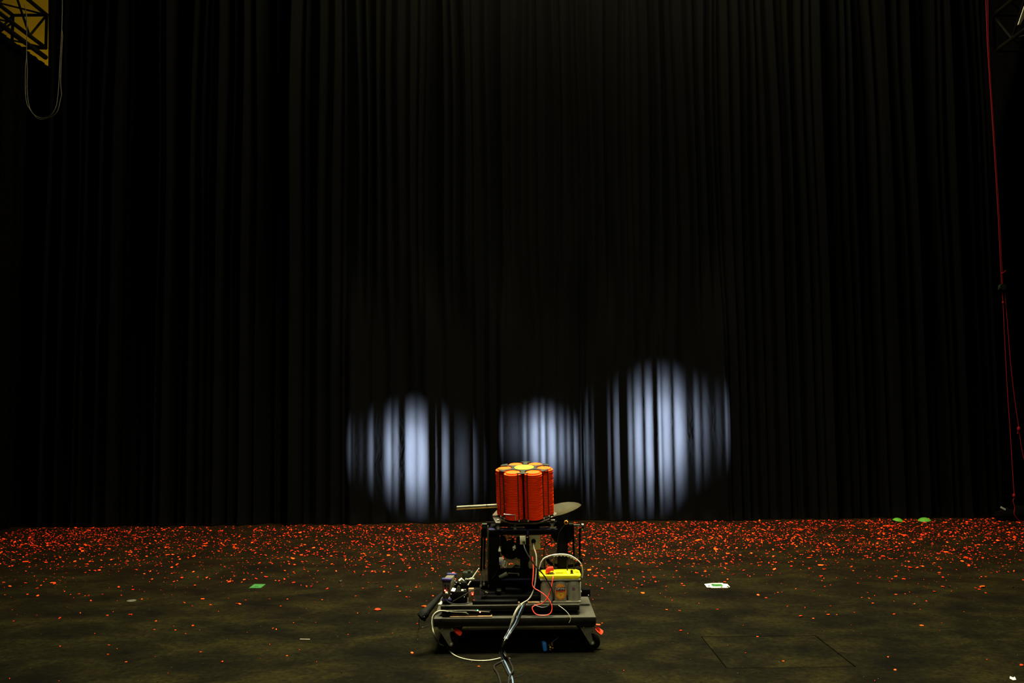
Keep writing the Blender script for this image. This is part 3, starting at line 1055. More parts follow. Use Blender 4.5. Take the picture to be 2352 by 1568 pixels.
strut(1108, 1212, 1104, 1348, 5.10, True)
strut(1114, 1212, 1111, 1344, 5.12, True)
strut(1301.5, 1208, 1303, 1316, 5.16, False)
strut(1316, 1206, 1319, 1316, 5.20, False)
strut(1332, 1212, 1331, 1300, 5.24, False)
bm = NB(); pbox(bm, 1105.5, 1207, 1118.5, 1234, 5.12, 0.04, 0.006)
ph_ = obj('pivot_head', bm, 'black', thr)
bm = NB(); q = at(1112, 1204.5, 5.13)
cyl(bm, q + Vector((-.012, 0, 0)), q + Vector((.016, 0, 0)), 0.008, n=12); box(bm, q + Vector((.004, .01, -.002)), (.026, .02, .012), None, .002)
obj('pivot_pin', bm, 'olive_plate', ph_)
bm = NB(); pbox(bm, 1119.5, 1208, 1122.5, 1338, 5.18, 0.03, 0.001); obj('side_flange', bm, 'olive_plate', thr)
bm = NB(); pbox(bm, 1300, 1203, 1319, 1240, 5.21, 0.05, 0.006)
ph2 = obj('pivot_head', bm, 'black', thr)
bm = NB(); q = at(1312, 1203.5, 5.20)
box(bm, q, (.030, .03, .012), None, .003)
cyl(bm, at(1317, 1206, 5.19), at(1332, 1206, 5.19), 0.0065, n=12)
obj('pivot_pin', bm, 'olive_plate', ph2)
bm = NB(); q = at(1338, 1208, 5.19)
cyl(bm, q + Vector((-.006, 0, .0)), q + Vector((.006, 0, 0)), 0.017, n=18)
obj('hand_knob', bm, 'gloss', ph2)
bm = NB(); pbox(bm, 1336.5, 1214, 1339, 1218, 5.18, .006, .0005); pbox(bm, 1337, 1202, 1338.5, 1203.5, 5.18, .004, .0003); pbox(bm, 1326, 1205, 1331, 1209, 5.185, .01, .001)
obj('knob_screw', bm, 'silver', ph2)
# lower cradle arc seen under the right struts
bm = NB()
tube(bm, [at(x, y, 5.27) for x, y in ((1257, 1284), (1262, 1292), (1275, 1297), (1300, 1300), (1322, 1297), (1333, 1290), (1334, 1282))], 0.009, 8)
obj('cradle_bar', bm, 'black', thr)
bm = NB(); turned(bm, at(1272, 1298, 5.25), (0, 0, 1), [(0, .006), (.012, .006), (.013, .004), (.03, .004), (.031, .006), (.04, .006), (.041, .003), (.05, .003)], 12)
obj('adjuster', bm, 'bracket', thr)
# rim of dark trays on the base
bm = NB(); pbox(bm, 1085, 1378.5, 1190, 1389, 5.045, 0.14, 0.006); obj('tray', bm, 'gloss', thr)
for args in ((1112, 1360, 1138, 1378, 5.16), (1140, 1355, 1152, 1380, 5.10), (1160, 1352, 1200, 1372, 5.30), (1120, 1346, 1150, 1362, 5.30)):
    bm = NB(); pbox(bm, *args, 0.06, 0.006); obj('relay_block', bm, 'black', thr)
bm = NB()
for x, y in ((1112, 1370), (1112, 1373), (1138, 1372), (1154, 1371), (1116, 1359), (1119, 1361), (1173, 1370), (1178, 1370)):
    box(bm, at(x, y, 5.085), (.009, .006, .004), Matrix.Rotation(rnd.uniform(-.5, .5), 3, 'Y'), .001)
obj('terminal', bm, 'bracket', thr)
bm = NB(); pbox(bm, 1142, 1356.5, 1150, 1359, 5.095, .03, .0005); obj('label_plate', bm, 'olive_plate', thr)
# small chock pieces of wood on the board
for x0, y0, x1, y1, Y in ((1183, 1383, 1194, 1388, 5.06), (1212, 1383, 1240, 1389, 5.05)):
    bm = NB(); pbox(bm, x0, y0, x1, y1, Y, .06, .001)
    o = obj('wood_block', bm, 'ply')
    tag(o, 'small raw wood block lying on the base board ' + ('left of the cable bundle' if x0 < 1200 else 'just left of the yellow-topped battery'), 'block', 'wood blocks on the base board')

# ------------------------------------------------------------------ clay targets, six stacks
bm = NB()
rad = [(0.0, 0.0505), (0.0008, 0.0535), (0.0075, 0.0540), (0.0085, 0.0530), (0.0088, 0.0475), (0.0072, 0.0460), (0.0078, 0.0440), (0.0160, 0.0415), (0.0172, 0.0395), (0.0178, 0.030), (0.0180, 0.012), (0.0180, 0.0)]
inn = [(0.0000, 0.0485), (0.0045, 0.0465), (0.0118, 0.0400), (0.0124, 0.020), (0.0125, 0.0)]
NSEG = 40


def shell(bm, prof_, flip=False):
    rings = []
    for h, r_ in prof_[:-1]:
        rings.append([bm.verts.new((r_ * math.cos(2 * math.pi * k / NSEG), r_ * math.sin(2 * math.pi * k / NSEG), h)) for k in range(NSEG)])
    c_ = bm.verts.new((0, 0, prof_[-1][0]))
    for a, b_ in zip(rings, rings[1:]):
        for k in range(NSEG):
            bm.faces.new((a[k], a[(k + 1) % NSEG], b_[(k + 1) % NSEG], b_[k]))
    for k in range(NSEG):
        bm.faces.new((rings[-1][k], rings[-1][(k + 1) % NSEG], c_))
    return rings[0]


ra = shell(bm, rad); rb = shell(bm, inn)
for k in range(NSEG):
    bm.faces.new((ra[k], rb[k], rb[(k + 1) % NSEG], ra[(k + 1) % NSEG]))
tmesh = mesh_of('clay_target', bm, 'orange')
tmesh.set_sharp_from_angle(angle=R(28))
ORD = ['', 'top', 'second', 'third', 'fourth', 'fifth', 'sixth', 'seventh', 'eighth', 'ninth', 'tenth', 'eleventh', 'twelfth', 'thirteenth', 'fourteenth', 'fifteenth', 'sixteenth', 'seventeenth', 'eighteenth', 'nineteenth', 'twentieth', 'twenty-first', 'twenty-second', 'twenty-third', 'twenty-fourth', 'twenty-fifth', 'twenty-sixth']
SNAME = ['front right', 'far right', 'back right', 'back left', 'far left', 'front left']
for k in range(6):
    a = YAW - R(60) + k * R(60)
    for j in range(NT):
        o = bpy.data.objects.new('clay_target', tmesh)
        COL.objects.link(o)
        jx, jy = rnd.uniform(-.0006, .0006), rnd.uniform(-.0006, .0006)
        o.matrix_world = T0 @ Matrix.Translation((RING * math.cos(a) + jx, RING * math.sin(a) + jy, SZ0 + j * PITCHT)) @ Matrix.Rotation(rnd.uniform(0, 6.28), 4, 'Z')
        q = NT - j
        if q == 1:
            lab = 'topmost orange clay target of the %s stack in the carousel' % SNAME[k]
        elif q == NT:
            lab = 'bottommost orange clay target of the %s stack in the carousel' % SNAME[k]
        else:
            lab = 'orange clay target in the %s stack, %s from the top' % (SNAME[k], ORD[q])
        tag(o, lab, 'clay target', 'clay targets in the %s stack' % SNAME[k])

# ------------------------------------------------------------------ battery
BTY = 5.06
bl = at(1241.5, 1388, BTY); br = at(1334.5, 1388, BTY)
btx0, btx1 = bl.x, br.x
bw = btx1 - btx0
bzb = BZ + 0.001
zlid0 = at(1288, 1329, BTY).z; zlid1 = at(1288, 1321, BTY).z
BD = 0.165
bcx = (btx0 + btx1) / 2
bat = thing('car_battery', 'grey battery with yellow lid and white carrying handle on the dolly', 'battery', (bcx, BTY + BD / 2, bzb))
bm = NB()
# case: core box plus three rounded cell columns on the front and back
box(bm, (bcx, BTY + BD / 2, (bzb + zlid0) / 2), (bw - 0.030, BD - 0.050, zlid0 - bzb), None, 0.004)
box(bm, (bcx, BTY + BD / 2, zlid0 - 0.006), (bw, BD, 0.012), None, 0.003)
box(bm, (bcx, BTY + BD / 2, bzb + 0.006), (bw, BD, 0.012), None, 0.003)
cw = bw / 3
for k in range(3):
    xc = btx0 + cw * (k + 0.5)
    for sgn_ in (1, -1):
        yc = BTY + (0.030 if sgn_ == 1 else BD - 0.030)
        hw = cw * 0.475
        rings = []
        for h in range(9):
            if h <= 4:
                z = bzb + (zlid0 - 0.045 - bzb) * h / 4; sc = 1.0
            else:
                t_ = (h - 4) / 4
                z = zlid0 - 0.045 + 0.038 * math.sin(t_ * math.pi / 2); sc = max(0.12, math.cos(t_ * math.pi / 2))
            rg = []
            for q in range(25):
                a = math.pi * q / 24
                ex = 0.55
                cx_ = math.copysign(abs(math.cos(a)) ** ex, math.cos(a)); sy_ = math.sin(a) ** ex
                rg.append(bm.verts.new((xc + hw * sc * cx_, yc - sgn_ * 0.029 * sc * sy_, z)))
            rings.append(rg)
        for a_, b_ in zip(rings, rings[1:]):
            for q in range(24):
                bm.faces.new((a_[q], a_[q + 1], b_[q + 1], b_[q]))
case = obj('case', bm, 'bat_case', bat)
bm = NB()
for x0, x1 in ((1244, 1263), (1279, 1295), (1310, 1331)):
    pbox(bm, x0, 1329.5, x1, 1331, BTY - 0.002, 0.01, 0.0004)
pbox(bm, 1268, 1385.5, 1325, 1387.5, BTY - 0.002, 0.008, 0.0004)
pbox(bm, 1331.5, 1337, 1334.5, 1374, BTY + 0.01, 0.03, 0.001)
obj('case_trim', bm, 'bat_white', case)
# oval sticker with the printed name
bm = NB()
sx, sz = at(1287.6, 1358.5, BTY).x, at(1287.6, 1358.5, BTY).z
FRT = Matrix.Translation((sx, BTY - 0.0015, sz)) @ Matrix.Rotation(R(90), 4, 'X')
rx_, rz_ = 0.0325, 0.0445
prism(bm, [(rx_ * math.cos(2 * math.pi * k / 40), rz_ * math.sin(2 * math.pi * k / 40)) for k in range(40)], FRT, 0, 0.001, 0)
prism(bm, [(rx_ * .62 * math.cos(2 * math.pi * k / 30), -0.012 + rz_ * .55 * math.sin(2 * math.pi * k / 30)) for k in range(30)], FRT, 0.001, 0.0014, 4)
prism(bm, [(-.027, .006), (.027, .008), (.027, .0270), (-.027, .0250)], FRT, 0.0014, 0.002, 1)
prism(bm, [(-.027, .0005), (.027, .002), (.027, .0080), (-.027, .006)], FRT, 0.0014, 0.0022, 3)
text_mesh('OPTIMA', 0.0185, FRT @ Matrix.Translation((0, .0165, .0022)) @ Matrix.Rotation(R(2), 4, 'Z') @ Matrix.Diagonal((0.74, 1, 1, 1)), bm, 2)
prism(bm, [(-.013, -.003), (.013, -.002), (.013, 0.0), (-.013, -.001)], FRT, 0.0014, 0.002, 1)
prism(bm, [(-.003, -.019), (.004, -.019), (.004, -.0165), (-.003, -.0165)], FRT, 0.0014, 0.002, 1)
prism(bm, [(-.009, -.008), (-.007, -.008), (0.0005, -.017), (-.001, -.017)], FRT, 0.0014, 0.002, 0)
prism(bm, [(.009, -.008), (.007, -.008), (-.0005, -.017), (.001, -.017)], FRT, 0.0014, 0.002, 0)
obj('oval_label', bm, ['sticker_orange', 'print_black', 'print_white', 'print_red', 'sticker_gold'], case, label='orange oval label with dark name band')
bm = NB()
p = at(1317.5, 1352, BTY)
prism(bm, [(-.010, -.006), (.004, -.010), (.010, -.004), (.009, .004), (.001, .011), (-.009, .007)], Matrix.Translation((p.x, BTY - 0.0015, p.z)) @ Matrix.Rotation(R(90), 4, 'X'), 0, 0.001)
obj('torn_sticker', bm, 'print_purple', case)
# lid
bm = NB()
lw = bw + 0.006
rr = 0.02


def rrect(w_, d_, r_, n=6):
    out = []
    for cx_, cy_, a0 in ((w_ / 2 - r_, d_ / 2 - r_, 0), (-w_ / 2 + r_, d_ / 2 - r_, 90), (-w_ / 2 + r_, -d_ / 2 + r_, 180), (w_ / 2 - r_, -d_ / 2 + r_, 270)):
        for k in range(n + 1):
            a = R(a0 + 90 * k / n)
            out.append((cx_ + r_ * math.cos(a), cy_ + r_ * math.sin(a)))
    return out


TB = Matrix.Translation((bcx, BTY + BD / 2, 0))
prism(bm, rrect(lw, BD + 0.006, 0.022), TB, zlid0, zlid1, 0, 0.002)
prism(bm, rrect(lw * 0.62, 0.045, 0.008), TB @ Matrix.Translation((-.01, -0.018, 0)), zlid1 - .001, zlid1 + 0.010, 0, 0.0015)
prism(bm, rrect(lw * 0.9, 0.06, 0.012), TB @ Matrix.Translation((0, 0.040, 0)), zlid1 - .001, zlid1 + 0.006, 0, 0.0015)
lid = obj('lid', bm, 'yellow', bat)
bm = NB()
yf = BTY + BD / 2 - 0.018 - 0.0228
rs = random.Random(8)
x = bcx - .022
while x < bcx + .018:
    w_ = rs.uniform(.0015, .0035)
    box(bm, (x + w_ / 2, yf - .0004, zlid1 + .0052), (w_, .0008, rs.uniform(.0025, .0045)))
    x += w_ + .0012
obj('lid_print', bm, 'print_black', lid)
bm = NB()
p = at(1313, 1318, BTY + 0.05)
turned(bm, (p.x, BTY + 0.05, zlid1), (0, 0, 1), [(0, .011), (.004, .011), (.0045, .0085), (.020, .0075), (.021, .006)], 18)
obj('terminal_post', bm, 'olive_plate', lid)
bm = NB()
turned(bm, (at(1326, 1318, BTY + .09).x, BTY + 0.09, zlid1 + .005), (0, 0, 1), [(0, .012), (.004, .011), (.005, .007)], 18)
obj('vent_cap', bm, 'yellow', lid)
bm = NB()
for px in (1272, 1305):
    q = at(px, 1316, BTY + .045); box(bm, (q.x, BTY + .045, zlid1 + .006), (.010, .01, .008), None, .001)
obj('lid_clip', bm, 'silver', lid)
# handle, a flexible strap with a wavy finger grip
bm = NB()
hp_ = [(1239, 1328), (1238.5, 1310), (1241, 1297), (1248, 1284), (1260, 1277.5), (1275, 1274), (1292, 1273), (1308, 1275.5), (1322, 1283), (1333, 1293), (1337, 1303), (1338, 1316), (1336.5, 1326)]
hps = smooth_path([at(x, y, BTY + BD / 2 - .02) for x, y in hp_], 6)
rg_ = []
for i, p in enumerate(hps):
    t_ = i / (len(hps) - 1)
    d_ = (hps[min(i + 1, len(hps) - 1)] - hps[max(0, i - 1)]).normalized()
    nrm = d_.cross(Vector((0, 1, 0))).normalized()
    if nrm.z < 0 and 0.3 < t_ < 0.7:
        nrm = -nrm
    th = 0.0035
    low = 0.0
    if 0.40 < t_ < 0.66:
        low = 0.006 + 0.0035 * math.cos((t_ - 0.40) * 150)
    hw = 0.009
    o_ = p
    up = nrm if nrm.dot(p - Vector((bcx, p.y, zlid0))) > 0 else -nrm
    rg_.append([bm.verts.new(o_ + Vector((0, -hw, 0)) + up * th), bm.verts.new(o_ + Vector((0, hw, 0)) + up * th), bm.verts.new(o_ + Vector((0, hw, 0)) - up * (th * .3 + low)), bm.verts.new(o_ + Vector((0, -hw, 0)) - up * (th * .3 + low))])
loft(bm, rg_)
obj('handle', bm, 'bat_white', bat)

# red battery cable with its clamp
cab = thing('red_cable', 'red battery cable looping from the clamp on the yellow lid over the board', 'cable', (at(1250, 1390, 5.03).x, 5.0, DZ))
bm = NB()
rc = [(1223, 1278, 5.12), (1225, 1305, 5.08), (1224, 1330, 5.05), (1223, 1343, 5.04), (1228, 1351, 5.03), (1240, 1358, 5.02), (1252, 1367, 5.01), (1261, 1378, 5.005), (1267, 1390, 5.0), (1267.5, 1401, 4.995), (1263, 1409, 4.99), (1254, 1412.5, 4.99), (1240, 1412.5, 4.99), (1231, 1410, 4.99), (1224, 1402, 4.995), (1223, 1394, 5.0), (1232, 1389, 5.01), (1244, 1386, 5.015), (1254, 1378, 5.015), (1262, 1363, 5.02), (1267, 1345, 5.03), (1270, 1328, 5.04), (1270, 1322, 5.06)]
tube(bm, [at(*q) for q in rc], 0.0030, 8, 5)
obj('lead', bm, 'red_cable', cab)
bm = NB()
pc_ = at(1262, 1308, BTY + 0.035)
pl_ = [(-.024, -.014), (-.020, .002), (-.012, .012), (0, .0165), (.020, .0165), (.023, .010), (.024, -.006), (.018, -.007), (.014, 0.0), (.006, -.003), (-.004, -.010), (-.014, -.020)]
prism(bm, pl_, Matrix.Translation((pc_.x, pc_.y, pc_.z)) @ Matrix.Rotation(R(90), 4, 'X'), -.014, .014, 0, .003)
cl_ = obj('clamp', bm, 'red', cab, label='red plastic battery clamp cover')
bm = NB()
for x, y, s in ((1268, 1318, .009), (1263, 1320, .008), (1257, 1319, .006), (1272, 1317, .006)):
    p = at(x, y, BTY + 0.03); box(bm, (p.x, p.y, max(p.z, zlid1 + s * .4)), (s * 1.4, s * 1.3, s), Matrix.Rotation(rnd.uniform(-.4, .4), 3, 'Z'), .001)
obj('clamp_jaw', bm, 'bracket', cl_)


def cable(name, label, pts, r, m, n=8, extra=None):
    bm = NB()
    tube(bm, pts, r, n, 6)
    o = obj(name, bm, m)
    tag(o, label, 'cable', 'cables around the machine')
    return o


def fl(x, y, r):         # lying on the floor
    return onz(x, y, r)


cable('black_cable', 'thick black cable hanging from the small white box across the battery front', [at(*q) for q in ((1203, 1250, 5.09), (1207, 1263, 5.06), (1216, 1280, 5.04), (1232, 1302, 5.03), (1247, 1318, 5.025), (1256, 1331, 5.02), (1265, 1347, 5.02), (1270, 1360, 5.015), (1270.5, 1373, 5.01), (1266, 1384, 5.005), (1258, 1392, 5.0), (1246, 1395, 5.0), (1234, 1392, 5.005), (1226, 1388, 5.015))], 0.0042, 'cable_black')
cable('pale_cable', 'pale grey cable from the khaki box plug dropping into the bundle', [at(*q) for q in ((1225, 1248, 5.15), (1227, 1260, 5.11), (1231.5, 1275, 5.08), (1232, 1300, 5.06), (1230.5, 1325, 5.05), (1228, 1345, 5.04), (1222, 1364, 5.03), (1213, 1377, 5.015), (1200, 1385, 5.0), (1189, 1395, 4.98), (1181, 1410, 4.955), (1176, 1425, 4.95), (1170, 1445, 4.94), (1162, 1465, 4.90), (1157, 1476, 4.85))], 0.0040, 'pale_cable')

# bundle that runs off the dolly to the front
def bundle(name, label, m, r, pts):
    cable(name, label, pts, r, m)


bundle('blue_cable', 'pale blue cable in the bundle leaving the dolly towards the front', 'blue_cable', 0.0045,
       [at(1201, 1390, 4.965), at(1193, 1408, 4.945), at(1184, 1430, 4.93), at(1170, 1452, 4.90), at(1160, 1470, 4.84), fl(1152, 1490, .02), fl(1152, 1504, .0045), fl(1160, 1520, .0045), fl(1168, 1537, .0045), fl(1177, 1560, .0045), fl(1180, 1600, .0045)])
bundle('black_cable', 'black cable, left one of the bundle leaving the dolly', 'cable_black', 0.0046,
       [at(1196, 1388, 4.97), at(1186, 1410, 4.945), at(1180, 1425, 4.935), at(1168, 1448, 4.905), at(1156, 1470, 4.84), fl(1148, 1490, .02), fl(1149, 1506, .0046), fl(1156, 1525, .0046), fl(1166, 1545, .0046), fl(1172, 1556, .0046), fl(1168, 1568, .0046), fl(1165, 1610, .0046)])
bundle('black_cable', 'black cable on the right of the bundle, twisting over the blue one', 'cable_black', 0.0050,
       [at(1207, 1384, 4.98), at(1196, 1412, 4.95), at(1188, 1432, 4.93), at(1172, 1455, 4.90), at(1163, 1470, 4.84), fl(1156, 1488, .025), fl(1161, 1502, .0056), fl(1168, 1513, .0056), fl(1176, 1530, .0056), fl(1178, 1540, .012), fl(1172, 1550, .014), fl(1168, 1562, .0056), fl(1170, 1600, .0056)])
bundle('thin_wire', 'thin grey wire in the middle of the bundle', 'pale_cable', 0.0022,
       [at(1200, 1386, 4.97), at(1187, 1402, 4.95), at(1178, 1425, 4.935), at(1168, 1452, 4.905), at(1157, 1474, 4.83), fl(1150, 1492, .012), fl(1157, 1500, .010), fl(1163, 1508, .003), fl(1172, 1512, .003)])
bundle('black_cable', 'loose black cable looping out left of the bundle on the floor', 'cable_black', 0.0048,
       [fl(1156, 1517, .0085), fl(1148, 1521, .0048), fl(1137, 1527, .0048), fl(1135, 1534, .0048), fl(1142, 1545, .0048), fl(1147, 1558, .0048), fl(1152, 1580, .0048)])
bundle('thin_wire', 'short thin black wire curling right from the bundle on the floor', 'cable_black', 0.0016,
       [fl(1178, 1557, .004), fl(1190, 1553, .0016), fl(1200, 1549, .0016), fl(1208, 1544, .0016)])
bm = NB()
p = at(1162, 1462, 4.88)
turned(bm, p + Vector((0, 0, -.004)), (.3, .35, 1), [(0, .012), (.010, .012)], 14)
o = obj('cable_tie', bm, 'rubber'); tag(o, 'black tie holding the cable bundle together below the deck edge', 'cable tie')

cable('pale_cable', 'pale grey cable drooping from the left dolly end along the floor to the bundle',
      [at(1030, 1404, 5.0), at(1014, 1402, 4.975), at(1003, 1405, 4.96), at(995, 1413, 4.95), at(992, 1425, 4.94), at(993, 1440, 4.93), at(998, 1460, 4.93), fl(1004, 1472, .04), fl(1011, 1479, .006), fl(1021, 1483, .004), fl(1029, 1491, .004), fl(1042, 1503, .004), fl(1060, 1511, .004), fl(1085, 1516, .004), fl(1110, 1517, .004), fl(1130, 1515, .004), fl(1150, 1510.5, .009)], 0.0036, 'pale_cable')
cable('thin_wire', 'thin pale wire hanging over the deck edge below the battery',
      [at(1283, 1390, 5.02), at(1293, 1397, 5.0), at(1303, 1406, 4.985), at(1309, 1415, 4.972), at(1310.5, 1422, 4.968), at(1307, 1430, 4.968)], 0.0016, 'pale_cable')
cable('black_cable', 'thin black cable arching from the orange-ringed connector down the right column',
      [at(1299, 1200, 5.14), at(1296, 1206, 5.15), at(1289, 1215, 5.16), at(1284, 1224, 5.17), at(1281, 1240, 5.18), at(1279, 1265, 5.19), at(1273, 1295, 5.20), at(1270, 1312, 5.21)], 0.0024, 'cable_black')
cable('black_cable', 'black cable bowing behind the gap left of the right column',
      [at(1268, 1234, 5.22), at(1264, 1243, 5.20), at(1256, 1249, 5.20), at(1250, 1256, 5.22), at(1250, 1290, 5.24), at(1252, 1310, 5.25)], 0.0034, 'cable_black')
# connector with orange ring
bm = NB()
p = at(1300.5, 1199, 5.14)
dv = Vector((-.25, -1, -.25)).normalized()
fr_x, fr_y = frame(dv)
n_ = 24
ro_ = [[bm.verts.new(p + dv * h + (fr_x * math.cos(2 * math.pi * k / n_) + fr_y * math.sin(2 * math.pi * k / n_)) * r_) for k in range(n_)] for h, r_ in ((0, .0115), (.006, .0115), (.006, .0075), (0, .0075))]
for a_, b_ in zip(ro_, ro_[1:] + ro_[:1]):
    for k in range(n_):
        bm.faces.new((a_[k], a_[(k + 1) % n_], b_[(k + 1) % n_], b_[k]))
con = thing('ring_connector', 'round black connector with an orange ring on top of the right column', 'connector', p)
obj('ring', bm, 'sticker_orange', con)
bm = NB(); turned(bm, p - dv * .03, dv, [(0, .007), (.03, .0074), (.034, .006), (.040, .003)], 16); obj('plug_body', bm, 'black', con)

# ------------------------------------------------------------------ left end: electronics
t = thing('signal_box', 'upright grey electronics box with blue rubber bumpers on the left of the board', 'electronics box', (at(1030, 1380, 5.08).x, 5.1, BZ))
bm = NB()
ROTB = Matrix.Rotation(R(-6), 3, 'Z')
x0 = at(1018, 1352, 5.07).x; x1 = at(1036.5, 1352, 5.07).x
zt = at(1027, 1331, 5.07).z
zb = at(1027, 1377, 5.07).z
xc = (x0 + x1) / 2
box(bm, (xc + .004, 5.07 + .075, (zt + zb) / 2), (x1 - x0, .15, zt - zb), Matrix.Rotation(R(-7), 3, 'Z'), .004)
sb = obj('case', bm, 'grey_box', t)
for yy, dxx in ((5.07, 0.0), (5.215, .018)):
    for zz in (zt, zb):
        bm = NB()
        box(bm, (xc + dxx - .003, yy, zz), (x1 - x0 + .012, .030, .020), Matrix.Rotation(R(-7), 3, 'Z'), .007)
        obj('bumper', bm, 'blue_rubber', t)
bm = NB()
for x, y in ((1029, 1345), (1029, 1351), (1022.5, 1344), (1023, 1351), (1018.5, 1360)):
    p = at(x, y, 5.062); cyl(bm, p, p + Vector((0, .006, 0)), .0035, n=12)
obj('port', bm, 'black', sb)
bm = NB(); p = at(1026, 1360, 5.065); turned(bm, p, (0, -1, -.2), [(0, .010), (.004, .010), (.006, .007), (.02, .006)], 16); obj('cable_socket', bm, 'beige', sb)
bm = NB(); p = at(1022, 1355.5, 5.060); bmesh.ops.create_icosphere(bm, subdivisions=2, radius=.0035, matrix=Matrix.Translation(p)); obj('indicator_light', bm, 'led_red', sb, label='glowing red indicator light')
cable('black_cable', 'black cable curling from the blue-bumpered box along the board front',
      [at(1025, 1362, 5.035), at(1023, 1370, 5.03), at(1026, 1379, 5.025), at(1036, 1385, 5.022), at(1050, 1387, 5.022), at(1068, 1386, 5.022), at(1082, 1383, 5.025)], 0.0032, 'cable_black')
cable('black_cable', 'black cable arching over the black units beside the left column',
      [at(1040, 1381, 5.03), at(1058, 1371, 5.03), at(1075, 1361, 5.04), at(1088, 1354, 5.05), at(1098, 1352.5, 5.06), at(1107, 1355, 5.07), at(1114, 1361, 5.08), at(1118, 1369, 5.08)], 0.0030, 'cable_black')
# black instrument with a round lens
t = thing('black_instrument', 'small black instrument with a round lens ring beside the blue-bumpered box', 'instrument', (at(1055, 1388, 5.12).x, 5.13, BZ))
bm = NB(); pbox(bm, 1036, 1358, 1072, 1387, 5.065, .08, .004); obj('lower_body', bm, 'black', t)
bm = NB(); pbox(bm, 1044, 1337, 1072, 1358, 5.14, .10, .005); bd = obj('upper_body', bm, 'black', t)
bm = NB(); p = at(1053.5, 1349, 5.14); turned(bm, p, (0, -1, 0), [(-.002, .010), (.004, .010), (.004, .0075), (.001, .007)], 24); obj('lens_ring', bm, 'bracket', bd)
bm = NB(); q = at(1060, 1333, 5.17)
box(bm, q, (.022, .012, .030), Matrix.Rotation(R(-38), 3, 'Y') @ Matrix.Rotation(R(40), 3, 'X'), .001)
p = at(1041.5, 1354.5, 5.08); box(bm, p, (.022, .030, .006), Matrix.Rotation(R(25), 3, 'X') @ Matrix.Rotation(R(-15), 3, 'Z'), .001)
p = at(1062, 1355.5, 5.08); box(bm, p, (.012, .02, .006), Matrix.Rotation(R(10), 3, 'X'), .001)
obj('pale_bracket', bm, 'beige', t)
for x, y in ((1045, 1334), (1048, 1337.5), (1045, 1342), (1057, 1339.5), (1068, 1353.5), (1069, 1366), (1066.5, 1370.5), (1036, 1364)):
    bm = NB()
    p = at(x, y, 5.06 if y > 1353 else 5.135); bmesh.ops.create_icosphere(bm, subdivisions=1, radius=.0026, matrix=Matrix.Translation(p))
    obj('screw', bm, 'silver', t)
bm = NB()
p = at(1031.5, 1373, 5.05); box(bm, p, (.004, .004, .012), Matrix.Rotation(R(35), 3, 'Y'))
obj('screw', bm, 'silver', t)
# silver levers
t = thing('clamp_lever', 'bright metal clamp with a long slanted lever rising left of the column', 'clamp', (at(1080, 1335, 5.2).x, 5.2, BZ))
bm = NB(); cyl(bm, at(1100.5, 1304.5, 5.16), at(1086, 1326, 5.16), .0030, .0042, n=12)
cyl(bm, at(1081, 1334.5, 5.15), at(1075, 1343.5, 5.15), .0038, n=12)
obj('lever', bm, 'silver', t)
bm = NB(); a = at(1068.5, 1330.5, 5.18)
turned(bm, a, (1, -.05, .03), [(0, .004), (.003, .004), (.0035, .009), (.007, .009), (.0075, .005), (.014, .006), (.02, .005), (.024, .008), (.032, .008), (.0325, .011), (.042, .011), (.044, .007), (.052, .008), (.056, .004)], 16)
obj('clamp_body', bm, 'bracket', t)
bm = NB(); pbox(bm, 1062, 1314, 1086, 1345, 5.24, .06, .006); pbox(bm, 1074, 1310, 1081, 1318, 5.24, .02, .004); obj('clamp_foot', bm, 'olive_plate', t)
cyl_b = NB(); pbox(cyl_b, 1064, 1340, 1090, 1388, 5.25, .05, .004); obj('clamp_post', cyl_b, 'black', t)
bm = NB(); pbox(bm, 1085, 1333, 1103, 1347, 5.22, .05, .003)
o = obj('black_box', bm, 'black'); o.location.z += 0
tag(o, 'small black box behind the bright slanted lever', 'box')
bm = NB(); pbox(bm, 1085, 1347, 1103, 1388, 5.23, .05, .003)
o = obj('grey_box', bm, 'grey_box'); tag(o, 'dull grey box standing under the small black box', 'box')
# red-lit module on a bit of wood
t = thing('red_module', 'little red module with glowing light on a wooden block left of the column', 'module', (at(1085, 1388, 5.1).x, 5.12, BZ))
bm = NB(); pbox(bm, 1076, 1352, 1088, 1387, 5.12, .035, .001); obj('wooden_block', bm, 'ply', t)
bm = NB(); pbox(bm, 1082, 1361, 1088.5, 1368.5, 5.11, .01, .001); rm_ = obj('red_board', bm, 'print_red', t)
bm = NB(); bmesh.ops.create_icosphere(bm, subdivisions=2, radius=.0030, matrix=Matrix.Translation(at(1085.3, 1364.3, 5.108))); obj('indicator_light', bm, 'led_red', rm_)
# power strip in the gap between board and deck
t = thing('power_strip', 'glossy black power strip with green and red lights on the deck\'s front left', 'power strip', (at(1070, 1412, 5.01).x, 5.02, DZ))
bm = NB(); pbox(bm, 1015, 1400.5, 1098, 1414, 5.005, .05, .007); obj('body', bm, 'gloss', t)
bm = NB(); pbox(bm, 1096, 1402, 1128, 1411, 5.012, .04, .004); obj('adapter', bm, 'black', t)
bm = NB(); bmesh.ops.create_icosphere(bm, subdivisions=2, radius=.0032, matrix=Matrix.Translation(at(1097, 1401, 5.004))); obj('green_light', bm, 'led_green', t, label='glowing green light')
bm = NB(); bmesh.ops.create_icosphere(bm, subdivisions=2, radius=.0036, matrix=Matrix.Translation(at(1102.7, 1405, 5.004))); obj('red_light', bm, 'led_red', t, label='glowing red light')
bm = NB()
tube(bm, [at(1020, 1402.5, 5.0), at(1040, 1402, 5.0), at(1075, 1401.5, 5.0), at(1098, 1403, 5.0), at(1125, 1405, 5.005)], .0018, 6)
tube(bm, [at(1024, 1402, 4.999), at(1042, 1405, 4.998), at(1066, 1406, 4.998), at(1076, 1410, 4.998)], .0020, 6)
obj('lead', bm, 'bracket', t)
